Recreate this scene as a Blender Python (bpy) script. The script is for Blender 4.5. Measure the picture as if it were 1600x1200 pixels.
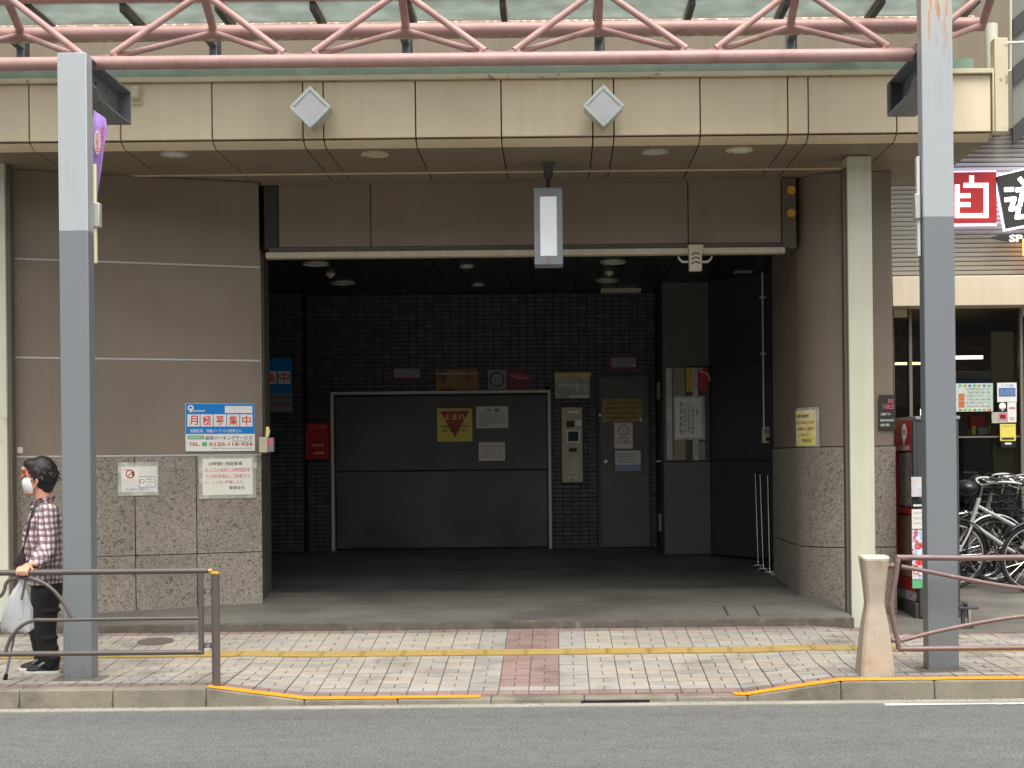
import bpy, bmesh, math, random
from mathutils import Vector, Matrix, noise
R = math.radians
random.seed(7)
scene = bpy.context.scene
for o in list(bpy.data.objects): bpy.data.objects.remove(o, do_unlink=True)
COL = scene.collection

# ------------------------------------------------------------------ camera
F, PX, PY, HC, ROLL = 2311.0, 870.0, 718.0, 1.57, R(0.6)
cam_d = bpy.data.cameras.new('camera'); cam = bpy.data.objects.new('camera', cam_d); COL.objects.link(cam)
cam_d.sensor_width = 36.0; cam_d.lens = F*36.0/1600.0
cam_d.shift_x = -(PX-800)/1600.0; cam_d.shift_y = (PY-600)/1600.0
cam_d.clip_start = 0.1; cam_d.clip_end = 2000
cam.matrix_world = Matrix.Translation((0, 0, HC)) @ Matrix.Rotation(R(90), 4, 'X') @ Matrix.Rotation(-ROLL, 4, 'Z')
scene.camera = cam

# ------------------------------------------------------------------ light (overcast daylight)
world = bpy.data.worlds.new('World'); scene.world = world; world.use_nodes = True
wn = world.node_tree; wn.nodes.clear()
sky = wn.nodes.new('ShaderNodeTexSky'); sky.sky_type = 'NISHITA'; sky.sun_disc = False
SUN_EL, SUN_AZ = R(64), R(165)
sky.sun_elevation = SUN_EL; sky.sun_rotation = SUN_AZ
sky.dust_density = 4.0; sky.air_density = 1.0; sky.ozone_density = 1.0
hs = wn.nodes.new('ShaderNodeHueSaturation'); hs.inputs['Saturation'].default_value = 0.22
bg = wn.nodes.new('ShaderNodeBackground'); bg.inputs['Strength'].default_value = 0.12
wo = wn.nodes.new('ShaderNodeOutputWorld')
wn.links.new(sky.outputs[0], hs.inputs['Color']); wn.links.new(hs.outputs[0], bg.inputs[0]); wn.links.new(bg.outputs[0], wo.inputs[0])
sun_d = bpy.data.lights.new('sun', 'SUN'); sun_d.energy = 1.5; sun_d.angle = R(40); sun_d.color = (1.0, 0.96, 0.9)
sun = bpy.data.objects.new('sun', sun_d); COL.objects.link(sun)
sd = Vector((math.sin(SUN_AZ)*math.cos(SUN_EL), math.cos(SUN_AZ)*math.cos(SUN_EL), math.sin(SUN_EL)))
sun.rotation_euler = (-sd).to_track_quat('-Z', 'Y').to_euler(); sun.location = sd*60
scene.view_settings.view_transform = 'Standard'; scene.view_settings.look = 'None'
scene.view_settings.exposure = 1.12; scene.view_settings.gamma = 1.0
scene.view_settings.use_curve_mapping = False

# ------------------------------------------------------------------ pixel <-> place
def uv_of(x, y):
    uo, vo = x-PX, PY-y; c, s = math.cos(ROLL), math.sin(ROLL)
    return c*uo+s*vo, -s*uo+c*vo
def at(x, y, D):
    u, v = uv_of(x, y); return Vector((u*D/F, D, HC+v*D/F))
def px(P):
    u, v = P[0]*F/P[1], (P[2]-HC)*F/P[1]; c, s = math.cos(ROLL), math.sin(ROLL)
    return PX+c*u-s*v, PY-(s*u+c*v)
class Pl:
    """an upright plane through two plan points; n looks toward the street"""
    def __init__(self, A, B):
        self.A = Vector((A[0], A[1], 0)); d = Vector((B[0]-A[0], B[1]-A[1], 0)); self.L = d.length
        self.u = d.normalized(); self.n = Vector((self.u.y, -self.u.x, 0))
    def st(self, x, y):
        u, v = uv_of(x, y); d = Vector((u/F, 1, v/F)); D = self.A.dot(self.n)/d.dot(self.n)
        P = Vector((d.x*D, D, HC+d.z*D)); return (P-self.A).dot(self.u), P.z
    def rect(self, x0, y0, x1, y1):
        cx, cy = (x0+x1)/2, (y0+y1)/2
        return self.st(x0, cy)[0], self.st(x1, cy)[0], self.st(cx, y1)[1], self.st(cx, y0)[1]
    def pt(self, s, t, o=0.0):
        P = self.A+self.u*s+self.n*o; return Vector((P.x, P.y, t))
def front(D): return Pl((0, D), (1, D))

# ------------------------------------------------------------------ mesh builder
def wm(o):
    m = o.matrix_basis
    if o.parent: m = wm(o.parent) @ o.matrix_parent_inverse @ m
    return m
class MB:
    def __init__(self): self.v = []; self.f = []; self.mi = []; self.cur = 0
    def add(self, vs, fs):
        b = len(self.v); self.v += [Vector(p) for p in vs]
        for f in fs: self.f.append([b+i for i in f]); self.mi.append(self.cur)
        return self
    def hexa(self, p): return self.add(p, [(0,3,2,1),(4,5,6,7),(0,1,5,4),(1,2,6,5),(2,3,7,6),(3,0,4,7)])
    def box(self, x0, x1, y0, y1, z0, z1):
        return self.hexa([(x0,y0,z0),(x1,y0,z0),(x1,y1,z0),(x0,y1,z0),(x0,y0,z1),(x1,y0,z1),(x1,y1,z1),(x0,y1,z1)])
    def pbox(self, pl, s0, s1, t0, t1, o0, o1):
        q = [pl.pt(s, t, o) for t in (t0, t1) for s, o in ((s0,o1),(s1,o1),(s1,o0),(s0,o0))]
        return self.hexa(q)
    def pface(self, pl, s0, s1, t0, t1, o): return self.add([pl.pt(s0,t0,o), pl.pt(s1,t0,o), pl.pt(s1,t1,o), pl.pt(s0,t1,o)], [(0,1,2,3)])
    def obox(self, c, a, b, d):
        c, a, b, d = map(Vector, (c, a, b, d))
        return self.hexa([c-a-b-d, c+a-b-d, c+a+b-d, c-a+b-d, c-a-b+d, c+a-b+d, c+a+b+d, c-a+b+d])
    def bar(self, p, q, w, h, up=(0,0,1)):
        p, q = Vector(p), Vector(q); d = (q-p); u = Vector(up); s = d.cross(u)
        if s.length < 1e-6: s = Vector((1,0,0))
        s.normalize(); u = s.cross(d).normalized()
        return self.obox((p+q)/2, d/2, s*w/2, u*h/2)
    def tube(self, pts, r, n=10, cap=True, closed=False, ry=None):
        pts = [Vector(p) for p in pts]; k = len(pts); rs = r if isinstance(r, (list, tuple)) else [r]*k
        T = []
        for i in range(k):
            a = pts[(i-1) % k] if (closed or i > 0) else pts[0]; b = pts[(i+1) % k] if (closed or i < k-1) else pts[-1]
            t = (b-a); T.append(t.normalized() if t.length > 1e-9 else Vector((0,0,1)))
        nrm = T[0].cross(Vector((0,0,1)))
        if nrm.length < 1e-3: nrm = T[0].cross(Vector((0,1,0)))
        nrm.normalize(); vs = []
        for i in range(k):
            nrm = (nrm - T[i]*nrm.dot(T[i])).normalized(); bi = T[i].cross(nrm)
            for j in range(n):
                a = 2*math.pi*j/n; vs.append(pts[i]+nrm*(math.cos(a)*rs[i])+bi*(math.sin(a)*rs[i]*(ry or 1)))
        fs = []
        for i in range(k if closed else k-1):
            for j in range(n):
                i2 = (i+1) % k; fs.append((i*n+j, i*n+(j+1) % n, i2*n+(j+1) % n, i2*n+j))
        if cap and not closed: fs += [tuple(reversed(range(n))), tuple(range((k-1)*n, k*n))]
        return self.add(vs, fs)
    def capsule(self, p, q, r0, r1, n=14, m=5):
        p, q = Vector(p), Vector(q); d = q-p; L = d.length; d = d/L if L > 1e-9 else Vector((0,0,1)); pts = []; rs = []
        for i in range(m+1):
            a = math.pi/2*(1-i/m); pts.append(p-d*(r0*math.sin(a))); rs.append(max(r0*math.cos(a), 1e-4))
        for i in range(m+1):
            a = math.pi/2*i/m; pts.append(q+d*(r1*math.sin(a))); rs.append(max(r1*math.cos(a), 1e-4))
        return self.tube(pts, rs, n)
    def ell(self, c, rx, ry, rz, rot=None, n=18, m=12):
        c = Vector(c); vs = []
        for i in range(m+1):
            a = math.pi*i/m
            for j in range(n):
                b = 2*math.pi*j/n; P = Vector((rx*max(math.sin(a), 1e-3)*math.cos(b), ry*max(math.sin(a), 1e-3)*math.sin(b), rz*math.cos(a)))
                if rot: P = rot @ P
                vs.append(c+P)
        fs = [(i*n+j, (i+1)*n+j, (i+1)*n+(j+1) % n, i*n+(j+1) % n) for i in range(m) for j in range(n)]
        fs += [tuple(range(n)), tuple(reversed(range(m*n, m*n+n)))]
        return self.add(vs, fs)
    def loft(self, rings, cap=True):
        n = len(rings[0]); vs = [p for r in rings for p in r]
        fs = [(i*n+j, i*n+(j+1) % n, (i+1)*n+(j+1) % n, (i+1)*n+j) for i in range(len(rings)-1) for j in range(n)]
        if cap: fs += [tuple(reversed(range(n))), tuple(range((len(rings)-1)*n, len(rings)*n))]
        return self.add(vs, fs)
    def extr(self, poly, off):
        off = Vector(off); n = len(poly); vs = [Vector(p) for p in poly]; vs += [p+off for p in vs]
        return self.add(vs, [tuple(reversed(range(n))), tuple(range(n, 2*n))]+[(i, (i+1) % n, n+(i+1) % n, n+i) for i in range(n)])
    def disc(self, c, nrm, r0, r1, h, n=28):
        """ring or disc standing out h along nrm"""
        c, nrm = Vector(c), Vector(nrm).normalized(); a = nrm.orthogonal().normalized(); b = nrm.cross(a); vs = []
        for rr, hh in ((r1, 0), (r1, h), (r0, h), (r0, 0)):
            vs += [c+nrm*hh+(a*math.cos(2*math.pi*j/n)+b*math.sin(2*math.pi*j/n))*max(rr, 1e-4) for j in range(n)]
        fs = [(k*n+j, k*n+(j+1) % n, ((k+1) % 4)*n+(j+1) % n, ((k+1) % 4)*n+j) for k in range(4) for j in range(n)]
        return self.add(vs, fs)
    def build(self, name, mat, parent=None, bevel=0.0, smooth=38, local=False, fix=True, seg=2):
        me = bpy.data.meshes.new(name); me.from_pydata([tuple(v) for v in self.v], [], self.f)
        mats = mat if isinstance(mat, (list, tuple)) else [mat]
        for m in mats: me.materials.append(m)
        if len(mats) > 1: me.polygons.foreach_set('material_index', self.mi)
        if fix:
            bm = bmesh.new(); bm.from_mesh(me); bmesh.ops.recalc_face_normals(bm, faces=bm.faces); bm.to_mesh(me); bm.free()
        if smooth:
            me.polygons.foreach_set('use_smooth', [True]*len(me.polygons)); me.set_sharp_from_angle(angle=R(smooth))
        me.update(); o = bpy.data.objects.new(name, me); COL.objects.link(o)
        if bevel:
            b = o.modifiers.new('bevel', 'BEVEL'); b.width = bevel; b.segments = seg; b.limit_method = 'ANGLE'; b.angle_limit = R(40)
        if parent: attach(o, parent, local)
        return o
def attach(o, parent, local=False):
    o.parent = parent
    if not local: o.matrix_parent_inverse = wm(parent).inverted()
    return o
def tag(o, label=None, cat=None, group=None, kind=None):
    if label: o['label'] = label
    if cat: o['category'] = cat
    if group: o['group'] = group
    if kind: o['kind'] = kind
    return o
def empty(name, loc, label=None, cat=None, group=None, kind=None, rz=0.0):
    o = bpy.data.objects.new(name, None); COL.objects.link(o); o.empty_display_size = 0.1
    o.matrix_basis = Matrix.Translation(Vector(loc)) @ Matrix.Rotation(rz, 4, 'Z')
    return tag(o, label, cat, group, kind)
def copy_tree(o, parent=None):
    c = o.copy(); COL.objects.link(c); c.parent = parent
    for ch in o.children: copy_tree(ch, c)
    return c

# ------------------------------------------------------------------ materials
def lin(c): return tuple(((v/255)/12.92 if v/255 <= 0.04045 else ((v/255+0.055)/1.055)**2.4) for v in c)
MATS = {}
def pmat(name, rgb, rough=0.6, var=0.10, scale=4.0, bump=0.0, bscale=60.0, metal=0.0, spec=0.5, rgb2=None, r2scale=1.5, r2lo=0.5, r2hi=0.65,
         speck=0.0, sscale=220.0, streak=0.0, rnd=0.0, drag=0.0, emis=None, estr=0.0, alpha=None, trans=0.0, linear=False):
    """base colour (sRGB 0-255) with soft noise, optional second colour in patches, fine specks, rain streaks and bump"""
    m = bpy.data.materials.new(name); MATS[name] = m; m.use_nodes = True; nt = m.node_tree; N, L = nt.nodes, nt.links
    bs = N['Principled BSDF']; base = rgb if linear else lin(rgb)
    geo = N.new('ShaderNodeNewGeometry'); pos = geo.outputs['Position']
    def nz(sc, det=4, src=None):
        t = N.new('ShaderNodeTexNoise'); t.inputs['Scale'].default_value = sc; t.inputs['Detail'].default_value = det
        L.new(src or pos, t.inputs['Vector']); return t.outputs['Fac']
    def ramp(fac, lo, hi, a, b):
        t = N.new('ShaderNodeMapRange'); t.inputs['From Min'].default_value = lo; t.inputs['From Max'].default_value = hi
        t.inputs['To Min'].default_value = a; t.inputs['To Max'].default_value = b; L.new(fac, t.inputs['Value']); return t.outputs['Result']
    def mix(fac, a, b, mode='MIX'):
        t = N.new('ShaderNodeMix'); t.data_type = 'RGBA'; t.blend_type = mode
        if isinstance(fac, float): t.inputs[0].default_value = fac
        else: L.new(fac, t.inputs[0])
        for k, q in ((6, a), (7, b)):
            if isinstance(q, tuple): t.inputs[k].default_value = (*q, 1)
            else: L.new(q, t.inputs[k])
        return t.outputs[2]
    col = base
    if rgb2: col = mix(ramp(nz(r2scale, 6), r2lo, r2hi, 0.0, 1.0), base, rgb2 if linear else lin(rgb2))
    def mul(col, val):
        t = N.new('ShaderNodeVectorMath'); t.operation = 'SCALE'
        if isinstance(col, tuple): t.inputs[0].default_value = col
        else: L.new(col, t.inputs[0])
        L.new(val, t.inputs['Scale']); return t.outputs[0]
    if var: col = mul(col, ramp(nz(scale, 5), 0.3, 0.7, 1-var, 1+var))
    if streak:
        mp = N.new('ShaderNodeMapping'); mp.inputs['Scale'].default_value = (14, 14, 0.5); L.new(pos, mp.inputs['Vector'])
        col = mul(col, ramp(nz(1.0, 4, mp.outputs[0]), 0.35, 0.7, 1+streak*0.4, 1-streak))
    if drag:
        mp = N.new('ShaderNodeMapping'); mp.inputs['Scale'].default_value = (0.25, 2.6, 1.0); L.new(pos, mp.inputs['Vector'])
        col = mul(col, ramp(nz(1.0, 3, mp.outputs[0]), 0.3, 0.7, 1-drag, 1+drag))
    if rnd:
        oi = N.new('ShaderNodeObjectInfo'); col = mul(col, ramp(oi.outputs['Random'], 0.0, 1.0, 1-rnd, 1+rnd))
    if speck: col = mul(col, ramp(nz(sscale, 2), 0.35, 0.65, 1-speck, 1+speck))
    if isinstance(col, tuple): bs.inputs['Base Color'].default_value = (*col, 1)
    else: L.new(col, bs.inputs['Base Color'])
    L.new(ramp(nz(scale*2.3, 3), 0.3, 0.7, max(rough-0.07, 0.02), min(rough+0.07, 1)), bs.inputs['Roughness'])
    bs.inputs['Metallic'].default_value = metal; bs.inputs['Specular IOR Level'].default_value = spec
    if trans: bs.inputs['Transmission Weight'].default_value = trans
    if alpha is not None: bs.inputs['Alpha'].default_value = alpha
    if emis: bs.inputs['Emission Color'].default_value = (*lin(emis), 1); bs.inputs['Emission Strength'].default_value = estr
    if bump:
        b = N.new('ShaderNodeBump'); b.inputs['Strength'].default_value = min(1.0, bump*1.0); b.inputs['Distance'].default_value = 0.004
        L.new(nz(bscale, 4), b.inputs['Height']); L.new(b.outputs[0], bs.inputs['Normal'])
    return m
def M(k): return MATS[k]
pmat('asphalt', (102,102,100), 0.85, 0.05, 0.8, 1.0, 110, speck=0.34, sscale=58, drag=0.09, rgb2=(93,93,91), r2scale=9, r2lo=0.4, r2hi=0.7)
pmat('gutter', (150,146,134), 0.85, 0.14, 3, 0.4, 90, speck=0.12)
pmat('kerb', (124,118,104), 0.85, 0.16, 5, 0.5, 70, speck=0.18, sscale=180, rgb2=(98,92,80), r2scale=3)
pmat('kerb_orange', (236,150,36), 0.6, 0.08, 6, 0.3, 80, rgb2=(196,128,48), r2scale=9, r2lo=0.6, r2hi=0.72)
pmat('road_white', (225,225,220), 0.7, 0.08, 9, rgb2=(150,150,147), r2scale=14, r2lo=0.6, r2hi=0.66)
pmat('bed', (100,94,84), 0.9, 0.2, 6, 0.4, 90)
for k, c in (('paver_beige', (155,147,134)), ('paver_sand', (150,142,131)), ('paver_grey', (144,140,133)), ('paver_pale', (149,146,139)), ('paver_red', (133,111,104)), ('paver_dark', (120,112,103))):
    pmat(k, c, 0.8, 0.13, 2.2, 0.4, 120, speck=0.12, sscale=90, rnd=.06, rgb2=tuple(int(v*0.80) for v in c), r2scale=2.6, r2lo=0.52, r2hi=0.72)
pmat('tactile', (152,127,66), 0.65, 0.10, 5, 0.2, 80, rgb2=(134,118,80), r2scale=5, r2lo=0.55, r2hi=0.75)
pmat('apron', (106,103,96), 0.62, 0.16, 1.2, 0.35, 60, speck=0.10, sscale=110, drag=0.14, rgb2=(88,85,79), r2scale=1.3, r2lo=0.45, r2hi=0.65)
pmat('garage_deck_shade', (92,90,85), 0.5, 0.16, 1.2, 0.3, 60, speck=0.08, sscale=110, rgb2=(74,73,70), r2scale=1.6, r2lo=0.4, r2hi=0.62)  # floor darkened past the entrance, garage shade put into the colour
pmat('apron_edge', (92,86,76), 0.85, 0.25, 9, 0.5, 60, rgb2=(112,106,96), r2scale=16, r2lo=0.55, r2hi=0.7)
pmat('brown_panel', (135,122,107), 0.5, 0.06, 1.5, 0.05, 300, streak=0.045, rnd=.035, rgb2=(127,114,99), r2scale=0.9, r2lo=0.45, r2hi=0.7)
pmat('joint', (190,187,180), 0.5, 0.06, 8)
pmat('joint_dark', (50,45,40), 0.7, 0.1, 6)
pmat('jamb', (100,92,82), 0.55, 0.08, 2, streak=0.10)
pmat('jamb_stone', (96,92,84), 0.6, 0.14, 5, 0.2, 90, speck=0.12, sscale=70)
pmat('cream_rail', (204,196,172), 0.5, 0.08, 4, streak=0.12)
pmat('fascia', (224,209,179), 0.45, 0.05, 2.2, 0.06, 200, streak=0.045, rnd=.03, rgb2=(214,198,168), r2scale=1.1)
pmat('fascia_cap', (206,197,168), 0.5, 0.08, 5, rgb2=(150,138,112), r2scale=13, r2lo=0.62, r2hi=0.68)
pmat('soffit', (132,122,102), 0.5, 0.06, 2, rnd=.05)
pmat('beige_post', (205,206,184), 0.45, 0.04, 3, streak=0.05, rgb2=(176,176,156), r2scale=5, r2lo=0.66, r2hi=0.72)
pmat('upper_wall', (128,116,98), 0.6, 0.06, 1.5, streak=0.10)
pmat('pink', (172,138,131), 0.5, 0.08, 6, streak=0.06, rnd=.04, rgb2=(152,114,104), r2scale=5, r2lo=0.55, r2hi=0.75)
pmat('grey_steel', (120,126,130), 0.45, 0.06, 5)
pmat('dark_steel', (66,66,66), 0.5, 0.1, 6)
pmat('rust_trim', (176,160,136), 0.8, 0.2, 12, rgb2=(226,218,204), r2scale=24, r2lo=0.5, r2hi=0.6)
pmat('white_metal', (226,226,222), 0.45, 0.04, 4)
pmat('lamp_frame', (200,214,208), 0.35, 0.05, 9, metal=0.1)
pmat('lamp_side', (190,190,180), 0.4, 0.06, 9, metal=0.2)
pmat('diffuser', (204,204,206), 0.35, 0.05, 30, speck=0.05, sscale=130)
pmat('frost', (226,230,230), 0.3, 0.03, 10)
pmat('frost_glow', (232,236,236), 0.3, 0.03, 10, emis=(232,240,244), estr=0.12)  # faint glow added to whiten the lantern panel
pmat('lamp_grey', (150,158,164), 0.4, 0.05, 8)
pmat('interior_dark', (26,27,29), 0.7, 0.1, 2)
pmat('grout', (20,21,23), 0.9, 0.1, 5)
for i, c in enumerate(((72,75,77), (80,82,84), (65,69,72), (88,89,90))): pmat('wall_tile_%d' % i, c, 0.38, 0.08, 7, 0.1, 200)
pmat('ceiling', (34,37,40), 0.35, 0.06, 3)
pmat('lift_panel', (86,87,89), 0.4, 0.14, 1.2, 0.05, 90, drag=0.10, rgb2=(71,71,72), r2scale=1.0, r2lo=0.45, r2hi=0.6)
pmat('steel_door', (98,95,91), 0.45, 0.05, 2)
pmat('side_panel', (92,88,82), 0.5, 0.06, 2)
pmat('side_panel_shaded', (58,61,66), 0.5, 0.08, 2)  # darker steel copy, weaker light on the angled panels put into its colour
pmat('frame_white', (214,208,196), 0.4, 0.06, 5)
pmat('stainless', (176,164,144), 0.35, 0.04, 6, metal=0.25)
pmat('chrome', (205,205,205), 0.15, 0.02, 6, metal=1.0)
pmat('black', (22,22,23), 0.5, 0.1, 9)
pmat('rubber', (28,28,28), 0.7, 0.1, 20, 0.2, 90)
pmat('paper', (226,224,216), 0.6, 0.03, 6)
pmat('cream_paper', (238,236,220), 0.6, 0.03, 6)
pmat('yellow_paper', (226,210,96), 0.6, 0.06, 6)
pmat('pale_yellow', (240,226,126), 0.55, 0.06, 12, rgb2=(244,240,206), r2scale=2.5, r2lo=0.45, r2hi=0.65)
pmat('sleeve', (176,176,164), 0.25, 0.08, 30, rgb2=(206,206,196), r2scale=14)
pmat('cardboard', (158,124,84), 0.8, 0.10, 6, rgb2=(128,96,60), r2scale=9, r2lo=0.55, r2hi=0.6)
pmat('sign_blue', (0,132,214), 0.4, 0.03, 4)
pmat('sign_white', (240,240,234), 0.4, 0.02, 4)
pmat('sign_red', (226,56,44), 0.45, 0.03, 4)
pmat('ink_pink', (222,110,130), 0.6, 0.05, 40)
pmat('ink', (54,52,50), 0.6, 0.05, 40)
pmat('ink_grey', (130,130,126), 0.6, 0.05, 40)
pmat('ink_red', (168,60,56), 0.6, 0.05, 40)
pmat('ink_green', (96,178,124), 0.6, 0.05, 40)
pmat('ink_brown', (196,112,70), 0.6, 0.05, 40)
pmat('ink_blue', (70,110,190), 0.6, 0.05, 40)
pmat('pale_blue', (150,164,188), 0.6, 0.05, 40)
pmat('faded_red', (172,72,62), 0.6, 0.06, 9)
pmat('wine', (112,38,52), 0.35, 0.06, 9)
pmat('fire_red', (176,24,30), 0.4, 0.05, 4)
pmat('plate_grey', (140,144,146), 0.4, 0.05, 5)
pmat('brass_plate', (150,132,62), 0.45, 0.12, 12, metal=0.2)
pmat('amber', (214,158,58), 0.3, 0.05, 20)
pmat('gold', (222,178,70), 0.3, 0.05, 20, metal=0.4)
pmat('rail_brown', (96,89,85), 0.42, 0.05, 6, metal=0.15)
pmat('rail_plum', (124,102,97), 0.45, 0.06, 6, metal=0.1, rgb2=(150,132,126), r2scale=14, r2lo=0.62, r2hi=0.7)
pmat('concrete_warm', (172,160,142), 0.85, 0.10, 6, 0.5, 60, speck=0.08, rgb2=(146,130,112), r2scale=6, r2lo=0.55, r2hi=0.75)
pmat('siding', (176,173,165), 0.5, 0.05, 3)
pmat('shop_beam', (210,196,170), 0.55, 0.05, 2, streak=0.06)
pmat('window_frame', (128,122,110), 0.4, 0.05, 6, metal=0.3)
pmat('olive_panel', (112,100,68), 0.5, 0.08, 3)
pmat('shop_wood', (88,48,28), 0.5, 0.2, 6)
pmat('shop_dark', (46,40,38), 0.7, 0.1, 3)
pmat('warm_lamp', (255,224,170), 0.4, 0, emis=(255,214,150), estr=2.5)
pmat('sign_lit', (255,255,255), 0.4, 0, emis=(250,250,255), estr=1.6)
pmat('sign_halo', (240,238,255), 0.4, 0, emis=(226,220,255), estr=1.1)
pmat('orange_lit', (255,190,120), 0.4, 0, emis=(255,170,90), estr=1.8)
pmat('shop_red', (176,38,40), 0.4, 0.03, 4, emis=(170,34,36), estr=0.12)
pmat('shop_black', (52,50,44), 0.5, 0.05, 4)
pmat('machine_red', (168,26,32), 0.35, 0.05, 4)
pmat('machine_dark', (70,72,76), 0.45, 0.06, 4)
pmat('banner_purple', (176,140,214), 0.7, 0.05, 9)
pmat('pale_cream', (240,234,190), 0.5, 0.04, 5)
pmat('hair', (26,22,21), 0.42, 0.35, 60, 0.9, 190)
pmat('skin', (214,152,122), 0.5, 0.06, 30)
pmat('mask', (236,236,236), 0.7, 0.03, 20)
pmat('trousers', (22,21,23), 0.8, 0.2, 18, 0.3, 200)
pmat('shoe', (36,35,38), 0.5, 0.15, 20)
pmat('sole', (226,222,214), 0.6, 0.05, 9)
pmat('bag_dark', (44,36,42), 0.7, 0.1, 10)
pmat('bike_silver', (206,206,204), 0.25, 0.03, 9, metal=0.3)
pmat('bike_black', (30,30,32), 0.35, 0.05, 9)
pmat('stripe_grey', (126,128,120), 0.5, 0.05, 3)
pmat('stripe_dark', (62,62,62), 0.6, 0.05, 3)
pmat('glass_dark', (200,210,205), 0.03, 0, trans=1.0)
pmat('iron', (92,84,74), 0.7, 0.2, 20, 0.5, 60)

def nodemat(name):
    m = bpy.data.materials.new(name); MATS[name] = m; m.use_nodes = True; return m, m.node_tree.nodes, m.node_tree.links
def granite_mat():
    m, N, L = nodemat('granite'); bs = N['Principled BSDF']; g = N.new('ShaderNodeNewGeometry')
    a = N.new('ShaderNodeTexNoise'); a.inputs['Scale'].default_value = 46; a.inputs['Detail'].default_value = 5; a.inputs['Distortion'].default_value = 1.6
    L.new(g.outputs['Position'], a.inputs['Vector'])
    r = N.new('ShaderNodeValToRGB'); e = r.color_ramp.elements
    e[0].position = 0.32; e[0].color = (*lin((80,76,69)), 1); e[1].position = 0.70; e[1].color = (*lin((190,182,168)), 1)
    for p, c in ((0.42, (118,111,101)), (0.50, (150,141,128)), (0.56, (166,154,140)), (0.61, (126,119,107))):
        q = r.color_ramp.elements.new(p); q.color = (*lin(c), 1)
    L.new(a.outputs['Fac'], r.inputs['Fac'])
    b = N.new('ShaderNodeTexNoise'); b.inputs['Scale'].default_value = 2.5; L.new(g.outputs['Position'], b.inputs['Vector'])
    mr = N.new('ShaderNodeMapRange'); mr.inputs['To Min'].default_value = 0.82; mr.inputs['To Max'].default_value = 1.16; L.new(b.outputs['Fac'], mr.inputs['Value'])
    sc = N.new('ShaderNodeVectorMath'); sc.operation = 'SCALE'; L.new(r.outputs['Color'], sc.inputs[0]); L.new(mr.outputs[0], sc.inputs['Scale'])
    oi = N.new('ShaderNodeObjectInfo'); m2 = N.new('ShaderNodeMapRange'); m2.inputs['To Min'].default_value = 0.90; m2.inputs['To Max'].default_value = 1.08; L.new(oi.outputs['Random'], m2.inputs['Value'])
    s2 = N.new('ShaderNodeVectorMath'); s2.operation = 'SCALE'; L.new(sc.outputs[0], s2.inputs[0]); L.new(m2.outputs[0], s2.inputs['Scale']); L.new(s2.outputs[0], bs.inputs['Base Color']); bs.inputs['Roughness'].default_value = 0.55
granite_mat()
def plaid_mat():
    m, N, L = nodemat('plaid'); bs = N['Principled BSDF']; g = N.new('ShaderNodeNewGeometry')
    nz = N.new('ShaderNodeTexNoise'); nz.inputs['Scale'].default_value = 7; L.new(g.outputs['Position'], nz.inputs['Vector'])
    ad = N.new('ShaderNodeVectorMath'); ad.operation = 'MULTIPLY_ADD'; ad.inputs[1].default_value = (0.05,)*3
    L.new(nz.outputs['Color'], ad.inputs[0]); L.new(g.outputs['Position'], ad.inputs[2])
    sp = N.new('ShaderNodeSeparateXYZ'); L.new(ad.outputs[0], sp.inputs[0])
    def band(src, period, duty, off=0.0):
        a = N.new('ShaderNodeMath'); a.operation = 'MULTIPLY_ADD'; a.inputs[1].default_value = 1/period; a.inputs[2].default_value = 100+off; L.new(src, a.inputs[0])
        f = N.new('ShaderNodeMath'); f.operation = 'FRACT'; L.new(a.outputs[0], f.inputs[0])
        c = N.new('ShaderNodeMath'); c.operation = 'LESS_THAN'; c.inputs[1].default_value = duty; L.new(f.outputs[0], c.inputs[0]); return c.outputs[0]
    def mix(fac, a, b):
        t = N.new('ShaderNodeMix'); t.data_type = 'RGBA'; L.new(fac, t.inputs[0])
        for k, q in ((6, a), (7, b)):
            if isinstance(q, tuple): t.inputs[k].default_value = (*lin(q), 1)
            else: L.new(q, t.inputs[k])
        return t.outputs[2]
    def half(f, k):
        t = N.new('ShaderNodeMath'); t.operation = 'MULTIPLY'; t.inputs[1].default_value = k; L.new(f, t.inputs[0]); return t.outputs[0]
    xy = N.new('ShaderNodeMath'); xy.operation = 'MULTIPLY_ADD'; xy.inputs[1].default_value = 0.6; L.new(sp.outputs['Y'], xy.inputs[0]); L.new(sp.outputs['X'], xy.inputs[2])
    col = mix(half(band(xy.outputs[0], 0.042, 0.5), 0.74), (214,204,206), (96,50,58))
    col = mix(half(band(sp.outputs['Z'], 0.044, 0.48), 0.70), col, (82,46,54))
    col = mix(half(band(xy.outputs[0], 0.042, 0.10, 0.2), 0.7), col, (56,40,48))
    L.new(col, bs.inputs['Base Color']); bs.inputs['Roughness'].default_value = 0.85
plaid_mat()
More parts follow.
